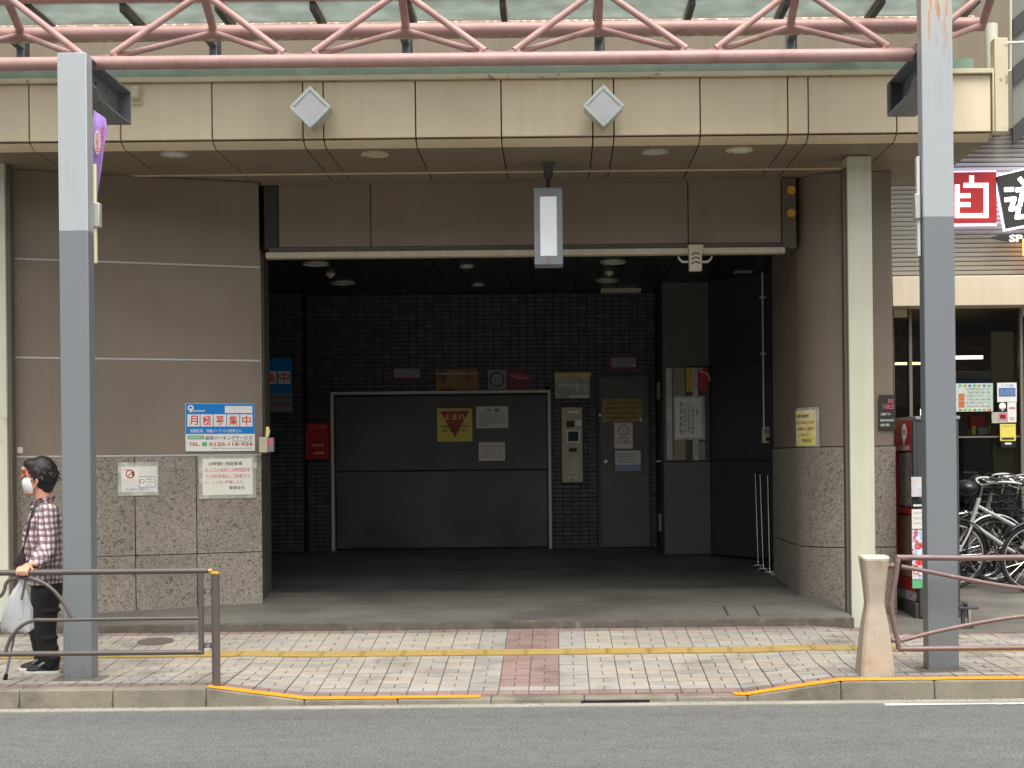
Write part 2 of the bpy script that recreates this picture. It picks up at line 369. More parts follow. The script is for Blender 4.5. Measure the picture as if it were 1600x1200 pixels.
def post_mat(name, zsplit, rust):
    m, N, L = nodemat(name); bs = N['Principled BSDF']; g = N.new('ShaderNodeNewGeometry'); sp = N.new('ShaderNodeSeparateXYZ'); L.new(g.outputs['Position'], sp.inputs[0])
    nz = N.new('ShaderNodeTexNoise'); nz.inputs['Scale'].default_value = 9; L.new(g.outputs['Position'], nz.inputs['Vector'])
    a = N.new('ShaderNodeMath'); a.operation = 'MULTIPLY_ADD'; a.inputs[1].default_value = 0.02; L.new(nz.outputs['Fac'], a.inputs[0]); L.new(sp.outputs['Z'], a.inputs[2])
    c = N.new('ShaderNodeMath'); c.operation = 'GREATER_THAN'; c.inputs[1].default_value = zsplit+0.01; L.new(a.outputs[0], c.inputs[0])
    t = N.new('ShaderNodeMix'); t.data_type = 'RGBA'; L.new(c.outputs[0], t.inputs[0]); t.inputs[6].default_value = (*lin((120,125,128)), 1); t.inputs[7].default_value = (*lin((168,174,176)), 1)
    out = t.outputs[2]
    def layer(out, scale, lo, hi, colr, zlo=None, zhi=None):
        mp = N.new('ShaderNodeMapping'); mp.inputs['Scale'].default_value = scale; L.new(g.outputs['Position'], mp.inputs['Vector'])
        n2 = N.new('ShaderNodeTexNoise'); n2.inputs['Scale'].default_value = 1; n2.inputs['Detail'].default_value = 6; L.new(mp.outputs[0], n2.inputs['Vector'])
        mr = N.new('ShaderNodeMapRange'); mr.inputs['From Min'].default_value = lo; mr.inputs['From Max'].default_value = hi; L.new(n2.outputs['Fac'], mr.inputs['Value']); f = mr.outputs[0]
        if zlo is not None:
            z = N.new('ShaderNodeMapRange'); z.inputs['From Min'].default_value = zlo; z.inputs['From Max'].default_value = zhi; L.new(sp.outputs['Z'], z.inputs['Value'])
            q = N.new('ShaderNodeMath'); q.operation = 'MULTIPLY'; L.new(f, q.inputs[0]); L.new(z.outputs[0], q.inputs[1]); f = q.outputs[0]
        t = N.new('ShaderNodeMix'); t.data_type = 'RGBA'; L.new(f, t.inputs[0]); L.new(out, t.inputs[6]); t.inputs[7].default_value = (*lin(colr), 1); return t.outputs[2]
    out = layer(out, (30, 30, 1.2), 0.58, 1.3, (110,116,120))
    if rust:
        out = layer(out, (22, 8, 1.0), 0.42, 0.66, (216,186,132), 4.25, 4.75)
        out = layer(out, (40, 20, 5.0), 0.56, 0.66, (186,112,58), 4.1, 4.7)
    out = layer(out, (18, 18, 9), 0.45, 0.95, (88,84,74), 0.42, 0.10)
    L.new(out, bs.inputs['Base Color']); bs.inputs['Roughness'].default_value = 0.42
def sheet_mat(name, col, transp, rough=0.15, tint=(0.92, 0.96, 0.94)):
    """thin dirty glass or plastic: part clear, part lit through"""
    m, N, L = nodemat(name); N.remove(N['Principled BSDF']); out = N['Material Output']; g = N.new('ShaderNodeNewGeometry')
    tr = N.new('ShaderNodeBsdfTransparent'); tr.inputs[0].default_value = (*tint, 1)
    tl = N.new('ShaderNodeBsdfTranslucent'); df = N.new('ShaderNodeBsdfDiffuse'); gl = N.new('ShaderNodeBsdfGlossy'); gl.inputs['Roughness'].default_value = rough
    nz = N.new('ShaderNodeTexNoise'); nz.inputs['Scale'].default_value = 5; nz.inputs['Detail'].default_value = 6; L.new(g.outputs['Position'], nz.inputs['Vector'])
    cr = N.new('ShaderNodeValToRGB'); cr.color_ramp.elements[0].position = 0.35; cr.color_ramp.elements[1].position = 0.68
    cr.color_ramp.elements[0].color = (*lin(tuple(int(v*0.86) for v in col)), 1); cr.color_ramp.elements[1].color = (*lin(col), 1)
    L.new(nz.outputs['Fac'], cr.inputs[0]); L.new(cr.outputs[0], tl.inputs[0]); L.new(cr.outputs[0], df.inputs[0])
    def ms(f, a, b):
        t = N.new('ShaderNodeMixShader'); t.inputs[0].default_value = f; L.new(a.outputs[0], t.inputs[1]); L.new(b.outputs[0], t.inputs[2]); return t
    s = ms(0.5, tl, df); s = ms(transp, s, tr); s = ms(0.07, s, gl); L.new(s.outputs[0], out.inputs[0])
sheet_mat('roof_glass', (204,216,210), 0.2)
sheet_mat('green_glass', (176,208,184), 0.15)
sheet_mat('bag_film', (252,253,253), 0.10, 0.25, (1, 1, 1))
def pane_mat():
    m, N, L = nodemat('shop_glass'); N.remove(N['Principled BSDF']); out = N['Material Output']
    tr = N.new('ShaderNodeBsdfTransparent'); tr.inputs[0].default_value = (0.8, 0.82, 0.8, 1); gl = N.new('ShaderNodeBsdfGlossy'); gl.inputs['Roughness'].default_value = 0.02
    fr = N.new('ShaderNodeFresnel'); fr.inputs[0].default_value = 1.5; t = N.new('ShaderNodeMixShader')
    L.new(fr.outputs[0], t.inputs[0]); L.new(tr.outputs[0], t.inputs[1]); L.new(gl.outputs[0], t.inputs[2]); L.new(t.outputs[0], out.inputs[0])
pane_mat()
def print_mat(name, cols, scale):
    """flat printed picture: coloured patches"""
    m, N, L = nodemat(name); bs = N['Principled BSDF']; g = N.new('ShaderNodeNewGeometry')
    v = N.new('ShaderNodeTexNoise'); v.inputs['Scale'].default_value = scale; v.inputs['Detail'].default_value = 5; v.inputs['Distortion'].default_value = 1.2; L.new(g.outputs['Position'], v.inputs['Vector'])
    r = N.new('ShaderNodeValToRGB'); r.color_ramp.interpolation = 'LINEAR'; n = len(cols)
    for i, c in enumerate(cols):
        p = 0.30+0.4*i/(n-1); e = r.color_ramp.elements[i] if i < 2 else r.color_ramp.elements.new(p)
        e.position = p; e.color = (*lin(c), 1)
    L.new(v.outputs['Fac'], r.inputs[0]); L.new(r.outputs[0], bs.inputs['Base Color']); bs.inputs['Roughness'].default_value = 0.3
print_mat('print_dark', [(30,30,34), (90,84,86), (170,160,158), (50,46,50), (200,190,186), (60,54,54)], 14)
print_mat('print_dark_colour', [(40,38,38), (130,120,80), (70,96,84), (190,130,90), (60,58,76), (200,190,180)], 18)
print_mat('print_pale', [(226,222,218), (196,208,220), (230,200,190), (160,196,224), (232,230,224)], 12)
print_mat('print_blue', [(60,120,200), (150,200,236), (230,236,240), (200,70,80), (90,150,216)], 14)
print_mat('print_multi', [(40,70,150), (190,110,60), (230,230,226), (60,120,190), (150,40,40)], 22)
print_mat('print_pastel', [(196,216,206), (210,224,214), (180,204,200), (206,214,190), (216,222,214)], 16)
print_mat('window_view', [(44,30,24), (92,60,44), (58,42,36), (110,76,54), (70,60,54)], 3)

# ------------------------------------------------------------------ lettering
_tc = {}
def glyphs(s, off=0.0):
    k = (s, off)
    if k not in _tc:
        cu = bpy.data.curves.new('t', 'FONT'); cu.body = s; cu.offset = off; cu.resolution_u = 2
        ob = bpy.data.objects.new('t', cu); COL.objects.link(ob); bpy.context.view_layer.update()
        me = bpy.data.meshes.new_from_object(ob.evaluated_get(bpy.context.evaluated_depsgraph_get()))
        vs = [v.co.copy() for v in me.vertices]; fs = [tuple(p.vertices) for p in me.polygons]
        bpy.data.objects.remove(ob, do_unlink=True); bpy.data.curves.remove(cu); bpy.data.meshes.remove(me)
        xs = [v.x for v in vs] or [0, 1]; ys = [v.y for v in vs] or [0, 1]
        _tc[k] = ([((v.x-min(xs))/max(max(xs)-min(xs), 1e-6), (v.y-min(ys))/max(max(ys)-min(ys), 1e-6)) for v in vs], fs)
    return _tc[k]
def lettering(pl, s, rect, mat, parent, o, off=0.008, st=False, name='lettering'):
    s0, s1, t0, t1 = rect if st else pl.rect(*rect)
    vs, fs = glyphs(s, off); mb = MB(); mb.add([pl.pt(s0+a*(s1-s0), t0+b*(t1-t0), o) for a, b in vs], fs)
    return mb.build(name, M(mat), parent, smooth=0, fix=False)
def plate(pl, rect, mat, parent, o0, o1, name, st=False, bevel=0.0):
    s0, s1, t0, t1 = rect if st else pl.rect(*rect)
    return MB().pbox(pl, s0, s1, t0, t1, o0, o1).build(name, M(mat), parent, bevel=bevel)
def sign(pl, name, label, cat, rect, mat, o=0.004, th=0.006, part='board', group=None, bevel=0.001):
    s0, s1, t0, t1 = pl.rect(*rect); r = empty(name, pl.pt((s0+s1)/2, t0, o), label, cat, group)
    plate(pl, rect, mat, r, o, o+th, part, bevel=bevel); return r

# ================================================================== SETTING: ground
def lerp(a, b, t): return a+(b-a)*t
def pw(x, pts):
    if x <= pts[0][0]: return pts[0][1]
    for (a, p), (b, q) in zip(pts, pts[1:]):
        if x <= b: return lerp(p, q, (x-a)/(b-a))
    return pts[-1][1]
KF, KB, WB = 9.50, 9.64, 11.70                      # kerb face, kerb back, back edge of the pavement
def zf(X): return pw(X, [(-2.27, .125), (-1.64, .04), (1.21, .04), (1.81, .125)])
def zb(X): return pw(X, [(2.1, .235), (2.7, .165)])
def zs(X, D):
    w = pw(X, [(-2.4, 0), (-1.6, 1), (1.2, 1), (1.9, 0)])
    g = w*(D-KB)/(WB-KB)+(1-w)*max(0.0, (D-10.4)/(WB-10.4)); return lerp(zf(X), zb(X), g)
def floor_z(D): return .0412*D-.192
tag(MB().box(-90, 90, -80, 140, -0.5, -0.05).build('ground', M('asphalt'), smooth=0), 'grey ground reaching out under street and buildings', 'ground', kind='structure')
mb = MB(); nx, ny = 60, 12
mb.add([(lerp(-40, 40, i/nx), lerp(-14, KF-.12, j/ny), 0.0) for j in range(ny+1) for i in range(nx+1)], [(j*(nx+1)+i, j*(nx+1)+i+1, (j+1)*(nx+1)+i+1, (j+1)*(nx+1)+i) for j in range(ny) for i in range(nx)])
tag(mb.build('road', M('asphalt'), smooth=0), 'grey asphalt road along the kerb', 'road', kind='structure')
tag(MB().box(-40, 40, KF-.125, KF+.02, -.04, .006).build('gutter', M('gutter'), smooth=0), 'pale concrete gutter strip along the kerb', 'gutter', kind='structure')
# white edge line with worn ends
mb = MB(); x = at(1382, 1102, 9.33).x
while x < 9:
    w = random.uniform(.18, .5); a, b = 9.30+random.uniform(-.012, .012), 9.355+random.uniform(-.01, .01)
    mb.add([(x, a, .004), (x+w, a, .004), (x+w, b, .004), (x, b, .004)], [(0,1,2,3)]); x += w
tag(mb.build('road_marking', M('road_white'), smooth=0), 'worn white edge line on the asphalt at right', 'road marking', kind='structure')

kerb = empty('kerb', (0, KF, 0), 'grey concrete kerb dipping down at the driveway', 'kerb', kind='structure')
ks = [-2.27-.6*k for k in range(12, 0, -1)]+[-2.27, -1.64, -1.04, -.44, .16, .76, 1.21, 1.81]+[1.81+.6*k for k in range(1, 14)]
for a, b in zip(ks, ks[1:]):
    mb = MB(); g = .0015
    mb.hexa([(a+g,KF-.012,-.04),(b-g,KF-.012,-.04),(b-g,KB,-.04),(a+g,KB,-.04),(a+g,KF,zf(a)),(b-g,KF,zf(b)),(b-g,KB-.003,zf(b)),(a+g,KB-.003,zf(a))])
    mb.build('kerb_stone', M('kerb'), kerb, bevel=.012)
def kpaint(x0, x1, w0, w1):
    mb = MB(); xs = sorted(set([x0, x1]+[k for k in ks if x0 < k < x1])); xs2 = []
    for a, b in zip(xs, xs[1:]): xs2 += [lerp(a, b, t/8) for t in range(8)]
    xs2.append(xs[-1]); n = len(xs2)
    rows = []
    for i, X in enumerate(xs2):
        j = random.uniform(-.006, .006)
        rows.append([(X, KF+w0+j, zf(X)+.0045), (X, KF+w1+j*.7, zf(X)+.0045)])
    mb.add([p for r in rows for p in r], [(2*i, 2*i+2, 2*i+3, 2*i+1) for i in range(n-1)])
    mb.build('kerb_paint', M('kerb_orange'), kerb, smooth=0)
kpaint(-2.27, -.51, .012, .128); kpaint(1.13, 9.2, .012, .128)
MB().box(.14, .58, KF-.016, KF+.0, .006, .022).build('drain_slot', M('black'), kerb)

# pavement: bed, blocks, tactile strip
walk = empty('pavement', (0, 10.6, .1), 'block paved pavement sloping down across the driveway', 'pavement', kind='structure')
xs = [-12+.2*i for i in range(121)]; ds = [KB+(WB-KB)*j/8 for j in range(9)]
mb = MB(); mb.add([(X, D, zs(X, D)-.012) for D in ds for X in xs], [(j*121+i, j*121+i+1, (j+1)*121+i+1, (j+1)*121+i) for j in range(8) for i in range(120)])
mb.build('paving_bed', M('bed'), walk)
rng = random.Random(3); blocks = []
NR = 20; rd = (WB-.01-KB-.01)/NR
TA, TB = 10.80, 10.975
for ci in range(-60, 60):
    X0 = ci*.2
    for r in range(NR):
        D0 = KB+.01+r*rd; D1 = D0+rd
        if D1 > TA+.005 and D0 < TB-.005: continue
        if r in (0, NR-1): kind = 'paver_red' if r == 0 or rng.random() < .7 else 'paver_dark'
        elif ci in (-2, -1): kind = 'paver_pale' if r == 1 else 'paver_red'
        elif ci in (0, -3): kind = 'paver_grey'
        elif r == 1: kind = 'paver_pale'
        else:
            band = (r//1+ci//2*3+(ci//5)) % 4
            kind = ('paver_beige', 'paver_sand', 'paver_beige', 'paver_grey')[band] if rng.random() < .8 else rng.choice(['paver_beige', 'paver_sand', 'paver_grey', 'paver_pale'])
        segs = [(X0, X0+.2)] if (r+ci) % 2 else [(X0, X0+.1), (X0+.1, X0+.2)]
        for a, b in segs: blocks.append((a, b, D0, D1, kind))
def block_score(bk):
    c = ((bk[0]+bk[1])/2, (bk[2]+bk[3])/2); z = zs(*c); x, y = px((c[0], c[1], z)); return (0 if 5 < x < 1595 else 1, -(bk[1]-bk[0])*(1 if bk[2] < 10.5 else .4), c[1], abs(c[0]))
order = sorted(range(len(blocks)), key=lambda i: block_score(blocks[i])); single = set(order[:300]); cache = {}
rest = MB(); mk = ['paver_beige', 'paver_sand', 'paver_grey', 'paver_pale', 'paver_red', 'paver_dark']
for i, (a, b, D0, D1, kind) in enumerate(blocks):
    g = .003; dz = rng.uniform(-.0015, .0015)
    if i in single:
        key = (round(b-a, 2), kind)
        if key not in cache:
            w, d = (b-a)/2-g, rd/2-.0012; t = MB(); t.hexa([(-w,-d,-.03),(w,-d,-.03),(w,d,-.03),(-w,d,-.03),(-w+.002,-d+.002,0),(w-.002,-d+.002,0),(w-.002,d-.002,0),(-w+.002,d-.002,0)])
            o = t.build('paver', M(kind), walk, smooth=0); cache[key] = o.data
        else:
            o = bpy.data.objects.new('paver', cache[key]); COL.objects.link(o); o.parent = walk
        cx, cd = (a+b)/2, (D0+D1)/2; e = .02
        gx = (zs(cx+e, cd)-zs(cx-e, cd))/(2*e); gy = (zs(cx, cd+e)-zs(cx, cd-e))/(2*e)
        ex = Vector((1, 0, gx)).normalized(); n = ex.cross(Vector((0, 1, gy))).normalized(); ey = n.cross(ex)
        m4 = Matrix((ex, ey, n)).transposed().to_4x4(); m4.translation = (cx, cd, zs(cx, cd)+dz)
        o.matrix_parent_inverse = wm(walk).inverted(); o.matrix_basis = m4
    else:
        rest.cur = mk.index(kind); P = [(a+g, D0+.0012), (b-g, D0+.0012), (b-g, D1-.0012), (a+g, D1-.0012)]
        rest.hexa([(X, D, zs(X, D)-.03) for X, D in P]+[(X, D, zs(X, D)+dz) for X, D in P])
tag(rest.build('small_paving_blocks', [M(k) for k in mk], walk, smooth=0, fix=False), kind='stuff')
for k in range(-32, 32):
    a, b = k*.3+.06, k*.3+.357; t = MB()
    t.hexa([(X, D, zs(X, D)-.03) for X, D in ((a, TA), (b, TA), (b, TB), (a, TB))]+[(X, D, zs(X, D)+.001) for X, D in ((a, TA), (b, TA), (b, TB), (a, TB))])
    for q in range(3):
        y0 = TA+.02+q*.055; y1 = y0+.032
        t.hexa([(X, D, zs(X, D)) for X, D in ((a+.02, y0), (b-.02, y0), (b-.02, y1), (a+.02, y1))]+[(X, D, zs(X, D)+.006) for X, D in ((a+.024, y0+.006), (b-.024, y0+.006), (b-.024, y1-.006), (a+.024, y1-.006))])
    t.build('tactile_tile', M('tactile'), walk, smooth=0)
c = at(243, 996, 11.35); t = MB(); z0 = zs(c.x, 11.35)+.004
t.disc((c.x, 11.35, z0-.003), (0, -(zs(c.x, 11.4)-zs(c.x, 11.3))/.1, 1), 0, .14, .003); man = t.build('manhole_cover', M('iron'))
tag(man, 'small round brown cover set in the pavement behind the left railing', 'manhole cover')

# garage floor and forecourt
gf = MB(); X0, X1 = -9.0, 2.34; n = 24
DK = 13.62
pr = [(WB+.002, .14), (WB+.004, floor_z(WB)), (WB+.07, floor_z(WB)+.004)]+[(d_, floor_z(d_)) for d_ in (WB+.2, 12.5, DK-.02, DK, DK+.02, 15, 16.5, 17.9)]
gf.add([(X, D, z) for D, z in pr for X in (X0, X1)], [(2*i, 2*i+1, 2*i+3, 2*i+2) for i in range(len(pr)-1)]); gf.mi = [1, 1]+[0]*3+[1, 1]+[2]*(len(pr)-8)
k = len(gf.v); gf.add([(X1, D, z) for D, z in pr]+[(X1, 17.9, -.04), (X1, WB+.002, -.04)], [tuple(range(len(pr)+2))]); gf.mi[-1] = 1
tag(gf.build('garage_floor', [M('apron'), M('apron_edge'), M('garage_deck_shade')], smooth=20), 'dark stained concrete apron running into the garage', 'floor', kind='structure')
ff = MB(); ff.add([(X, D, pw(D, [(WB, .165), (14.5, .33), (20, .36)])) for D in (WB+.004, 12.5, 13.5, 14.5, 20) for X in (2.345, 12)], [(2*i, 2*i+1, 2*i+3, 2*i+2) for i in range(4)])
def zfc(D): return pw(D, [(WB, .165), (14.5, .33), (20, .36)])
tag(ff.build('shop_forecourt', M('apron'), smooth=20), 'grey concrete forecourt under the parked bicycles', 'forecourt', kind='structure')
ob_ = MB(); x_ = -46.0; ro = random.Random(12)  # facades added behind the camera to keep low skylight out of the garage
while x_ < 46:
    w_ = ro.uniform(7, 12); h_ = ro.uniform(8, 11); y_ = -15-ro.uniform(0, 1.2); ob_.cur = ro.randrange(2); ob_.box(x_, x_+w_-.15, y_-9, y_, 0, h_)
    for k in range(1, int(h_/3)): ob_.box(x_+.4, x_+w_-.55, y_, y_+.7, k*3.1, k*3.1+1.0)
    x_ += w_
pmat('blocker_facade', (150,144,134), 0.7, 0.1, 1); pmat('blocker_facade_dark', (112,106,100), 0.6, 0.1, 1)
tag(ob_.build('sky_block_facades', [M('blocker_facade'), M('blocker_facade_dark')], smooth=0), 'row of plain facades added out of view to block low skylight', 'facades', kind='structure')
# seams, channel and a stain strip in the apron
for (x0, y0, x1, y1) in ((1130, 947, 1138, 965), (1177, 934, 1186, 962)):
    a, b = at(x0, y0, 12.45), at(x1, y1, 11.9); mb = MB(); a.z = floor_z(a.y)+.003; b.z = floor_z(b.y)+.003
    tag(mb.bar(a, b, .012, .003).build('floor_seam', M('joint_dark')), 'dark short seam cut in the apron concrete', 'floor seam', 'apron seams', kind='structure')

# ================================================================== PARKING BUILDING
bld = empty('parking_building', (-.3, 13, .3), 'brown panelled building with granite base and an open garage entrance', 'building')
A = at(13, 262, 12.23); B = at(404, 283, 12.95); LW = Pl((A.x, A.y), (B.x, B.y)); ZS = 4.02
def lwt(y, x=220): return LW.st(x, y)[1]
zj = [ZS+.02, lwt(411), lwt(561), lwt(712)]; g = .009
for a, b in zip(zj, zj[1:]):
    MB().pbox(LW, 0, LW.L, b+g, a-g, -.06, 0).build('wall_panel', M('brown_panel'), bld, bevel=.003)
for z in zj[1:]: MB().pbox(LW, 0, LW.L, z-g+.001, z+g-.001, -.05, .002).build('joint_strip', M('joint'), bld)
MB().pbox(LW, 0, LW.L+.0, .2, ZS+.02, -.5, -.062).build('wall_core', M('joint_dark'), bld)
s1, s2 = LW.st(211, 800)[0], LW.st(307, 800)[0]; zg = lwt(868)
s0 = LW.st(118, 800)[0]
for a, b in ((0, s0), (s0, s1), (s1, s2), (s2, LW.L)):
    for t0, t1 in ((.2, zg), (zg, zj[3]-g)): MB().pbox(LW, a+.003, b-.003, t0+.003, t1-.003, -.06, .012).build('granite_slab', M('granite'), bld, bevel=.003)
# plain run of wall further left
MB().box(A.x-5, A.x-.01, A.y+.02, A.y+.5, .15, ZS).build('wall_panel', M('brown_panel'), bld, bevel=.003)
MB().pbox(LW, 0, LW.L, ZS-.02, ZS-.004, .001, .02).build('soffit_trim', M('upper_wall'), bld)
# left jamb
J = front(12.97); js = [J.st(x, 600)[0] for x in (404.5, 413, 425)]
ja, jb = (js[0]+.002, 12.955), (-2.68, 13.85)
JR = Pl(ja, jb); jz = zj[3]
for z0_, z1_, mt_ in ((.28, jz-.004, 'jamb_stone'), (jz+.004, ZS, 'jamb')): MB().pbox(JR, 0, JR.L, z0_, z1_, -.06, 0).build('jamb', M(mt_), bld, bevel=.004)
MB().pbox(JR, .10, .16, jz+.01, 3.44, .001, .012).build('joint_strip', M('joint'), bld); MB().pbox(JR, .34, .37, jz+.01, 3.44, .001, .01).build('joint_strip', M('upper_wall'), bld)
MB().box(js[1], J.st(434, 330)[0], 13.02, 13.5, 3.445, ZS).build('jamb', M('dark_steel'), bld, bevel=.004)
# header and shutter rail
H = front(12.96); hx = [H.st(x, 330)[0] for x in (435, 579, 1075, 1221)]; hz = H.st(700, 384)[1]; ht = H.st(700, 285)[1]
for a, b in zip(hx, hx[1:]): MB().pbox(H, a+.004, b-.004, hz, ht-.004, -.3, 0).build('header_panel', M('brown_panel'), bld, bevel=.003)
MB().pbox(H, hx[0], hx[-1], hz+.01, ht, -.31, -.02).build('header_core', M('joint_dark'), bld)
RL = front(12.93); r = RL.rect(415, 390, 1227, 402.5); MB().pbox(RL, r[0], r[1], r[2]+.02, r[3], -.12, .0).build('shutter_rail', M('cream_rail'), bld, bevel=.004)
MB().pbox(RL, r[0]+.02, r[1]-.02, r[3]+.002, hz-.004, -.1, -.03).build('shutter_rail', M('jamb'), bld)
MB().box(hx[-1]+.004, at(1244, 330, 12.95).x, 12.95, 13.4, 3.40, ZS).build('jamb', M('jamb'), bld, bevel=.004)
# pillar with a rounded corner at right
px0, px1 = 2.13, at(1396, 500, 12.75).x; PD = 12.72; rad = .42
def pillar(z0, z1, inset, mat, name):
    mb = MB(); pts = [(px0+inset, 14.6)]
    for k in range(13):
        a = math.pi+math.pi/2*k/12; pts.append((px0+rad+math.cos(a)*(rad-inset), PD+rad+math.sin(a)*(rad-inset)))
    pts += [(px1-inset, PD+inset), (px1-inset, 14.6)]
    mb.extr([(x, y, z0) for x, y in pts], (0, 0, z1-z0)); return mb.build(name, M(mat), bld, bevel=.003, smooth=30)
PF = front(PD); pz = [.2, PF.st(1300, 856)[1], PF.st(1300, 698)[1], PF.st(1300, 376)[1], ZS]
pillar(pz[0], pz[1]-.004, 0, 'granite', 'granite_slab'); pillar(pz[1]+.004, pz[2]-.004, 0, 'granite', 'granite_slab')
pillar(pz[2]+.004, pz[3]-.005, .012, 'brown_panel', 'wall_panel'); pillar(pz[3]+.005, pz[4], .012, 'brown_panel', 'wall_panel')
pillar(.2, ZS, .03, 'joint_dark', 'pillar_core'); pillar(pz[3]-.005, pz[3]+.005, .02, 'joint', 'joint_strip')
x = at(1322, 600, PD).x; MB().box(x-.008, x+.008, PD-.012, PD+.02, pz[2]+.004, ZS).build('joint_strip', M('joint'), bld)
MB().box(x-.004, x+.004, PD-.003, PD+.02, .2, pz[2]).build('joint_strip', M('joint_dark'), bld)
for k, y in enumerate((297, 333)):
    c = at(1236, y, 12.94); t = MB(); t.disc(c, (0, -1, 0), 0, .036, .012); t.disc(c, (0, -1, 0), .03, .038, .015)
    tag(t.build('reflector', M('amber')), ('upper' if k == 0 else 'lower')+' round amber reflector on the jamb beside the pillar', 'reflector', 'round amber reflectors')
# canopy: soffit panels, fascia panels, lip and cap
FD = front(11.44); fx = [-120, 45, 188, 331, 473, 505, 649, 783, 926, 959, 1094, 1231, 1263, 1401, 1549]
fX = [FD.st(x, 170)[0] for x in fx]; fX = [fX[0]-3, fX[0]-2.2, fX[0]-1.4, fX[0]-.7]+fX; fX.append(at(1574, 150, 11.44).x)
fz0 = FD.st(650, 216)[1]; fz1 = FD.st(650, 126)[1]; ft = FD.st(650, 118)[1]; gp = .005
for a, b in zip(fX[:-1], fX[1:-1]):
    MB().pbox(FD, a+gp, b-gp, fz0+.008, fz1, -.08, 0).build('fascia_panel', M('fascia'), bld, bevel=.004)
    t = MB(); t.hexa([(a+gp,11.55,ZS),(b-gp,11.55,ZS),(b-gp,11.6,ZS+.002),(a+gp,11.6,ZS+.002),(a+gp,11.455,fz0-.006),(b-gp,11.455,fz0-.006),(b-gp,11.6,fz0-.006),(a+gp,11.6,fz0-.006)]); t.build('fascia_lip', M('fascia'), bld, bevel=.002)
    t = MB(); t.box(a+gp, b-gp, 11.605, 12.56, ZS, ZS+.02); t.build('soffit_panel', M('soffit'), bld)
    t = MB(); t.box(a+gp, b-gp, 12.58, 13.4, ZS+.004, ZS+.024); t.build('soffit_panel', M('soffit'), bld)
MB().box(fX[0], fX[-2], 11.61, 12.9, ZS+.025, fz1-.002).build('canopy_core', M('joint_dark'), bld)
MB().box(fX[0], fX[-3], 12.56, 12.58, ZS-.008, ZS+.02).build('soffit_trim', M('fascia'), bld)
MB().box(js[1], hx[-1], 12.925, 12.945, ZS-.022, ZS+.003).build('soffit_trim', M('upper_wall'), bld)
MB().box(fX[0], fX[-2], 11.40, 11.62, fz1+.004, ft).build('fascia_cap', M('fascia_cap'), bld, bevel=.004)
ez = FD.st(1565, 60)[1]
t = MB(); t.box(fX[-2]+.004, fX[-1]-.105, 11.42, 11.9, fz0, ft+.005); t.build('fascia_end', M('fascia_cap'), bld, bevel=.005)
t = MB(); t.box(fX[-1]-.103, fX[-1], 11.415, 11.53, fz0-.002, ez); t.build('fascia_end', M('fascia_cap'), bld, bevel=.005)
MB().box(fX[-2]+.004, fX[-1]-.105, 11.5, 11.88, fz0-.03, fz0-.004).build('fascia_lip', M('fascia'), bld, bevel=.004)
# wall above the canopy
ux = px1
MB().box(-14, ux, 12.95, 13.4, ZS+.1, 11).build('upper_wall', M('upper_wall'), bld)
MB().box(ux+.01, at(1581, 60, 14.95).x, 14.95, 15.4, at(1520, 200, 14.95).z, 11).build('upper_wall', M('upper_wall'), bld); MB().box(ux-.3, ux, 13.4, 15.4, ZS+.1, 11).build('upper_wall', M('upper_wall'), bld)
MB().box(-14, -5.2, 13.4, 20, .1, 11).build('upper_wall', M('upper_wall'), bld); MB().box(-14, ux, 18.2, 20, 3.6, 11).build('upper_wall', M('upper_wall'), bld)
MB().box(-5.2, ux, 13.4, 18.2, 4.1, 4.3).build('roof_slab', M('upper_wall'), bld)

# garage interior
BD = 17.40; BW = front(BD); CZ = BW.st(700, 459)[1]
MB().box(-3.75, 2.95, BD, BD+.3, .2, CZ+.3).build('interior_wall', M('grout'), bld, smooth=0)
iw = [o for o in bld.children if o.name.startswith('interior_wall')][0]
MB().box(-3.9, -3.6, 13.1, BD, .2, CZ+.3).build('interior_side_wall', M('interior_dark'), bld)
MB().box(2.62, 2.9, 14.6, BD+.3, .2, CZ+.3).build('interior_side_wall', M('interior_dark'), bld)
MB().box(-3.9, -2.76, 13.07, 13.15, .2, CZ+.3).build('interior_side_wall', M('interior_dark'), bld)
nstrip = 26
for k in range(nstrip):
    a, b = lerp(-3.6, 2.62, k/nstrip), lerp(-3.6, 2.62, (k+1)/nstrip)
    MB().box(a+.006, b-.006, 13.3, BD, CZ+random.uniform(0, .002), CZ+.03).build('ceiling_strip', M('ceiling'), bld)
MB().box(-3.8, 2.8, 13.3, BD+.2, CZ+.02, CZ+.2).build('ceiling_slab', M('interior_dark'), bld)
# tile field, clear of the doors
holes = [BW.rect(518.5, 611, 861.5, 875), BW.rect(933, 583.5, 1018, 875)]
LB = front(17.15); lbx = [LB.st(390, 700)[0], LB.st(474, 700)[0]]
MB().box(-3.6, lbx[1], 17.156, BD, .3, CZ).build('interior_wall', M('grout'), bld, smooth=0)
iwl = [o for o in bld.children if o.name.startswith('interior_wall')][1]
tiles = []; cut = []
def field(pl, s0, s1, wall):
    s = s0
    while s+.1 <= s1+1e-6:
        z = floor_z(BD)
        while z+.05 < CZ:
            hit = [h for h in (holes if pl is BW else []) if s+.1 > h[0] and s < h[1] and z+.05 > h[2] and z < h[3]]
            if not hit: tiles.append((pl, s, z, wall))
            else:
                h = hit[0]
                if s < h[0]: cut.append((pl, s, h[0]+.003, z, z+.05))
                elif s+.1 > h[1]: cut.append((pl, h[1]-.003, s+.1, z, z+.05))
                elif z+.05 > h[3]: cut.append((pl, s, s+.1, h[3]-.003, z+.05))
            z += .05
        s += .1
field(BW, BW.st(480, 700)[0]+.004, 1.25, iw); field(LB, lbx[1]-.5, lbx[1], iwl)
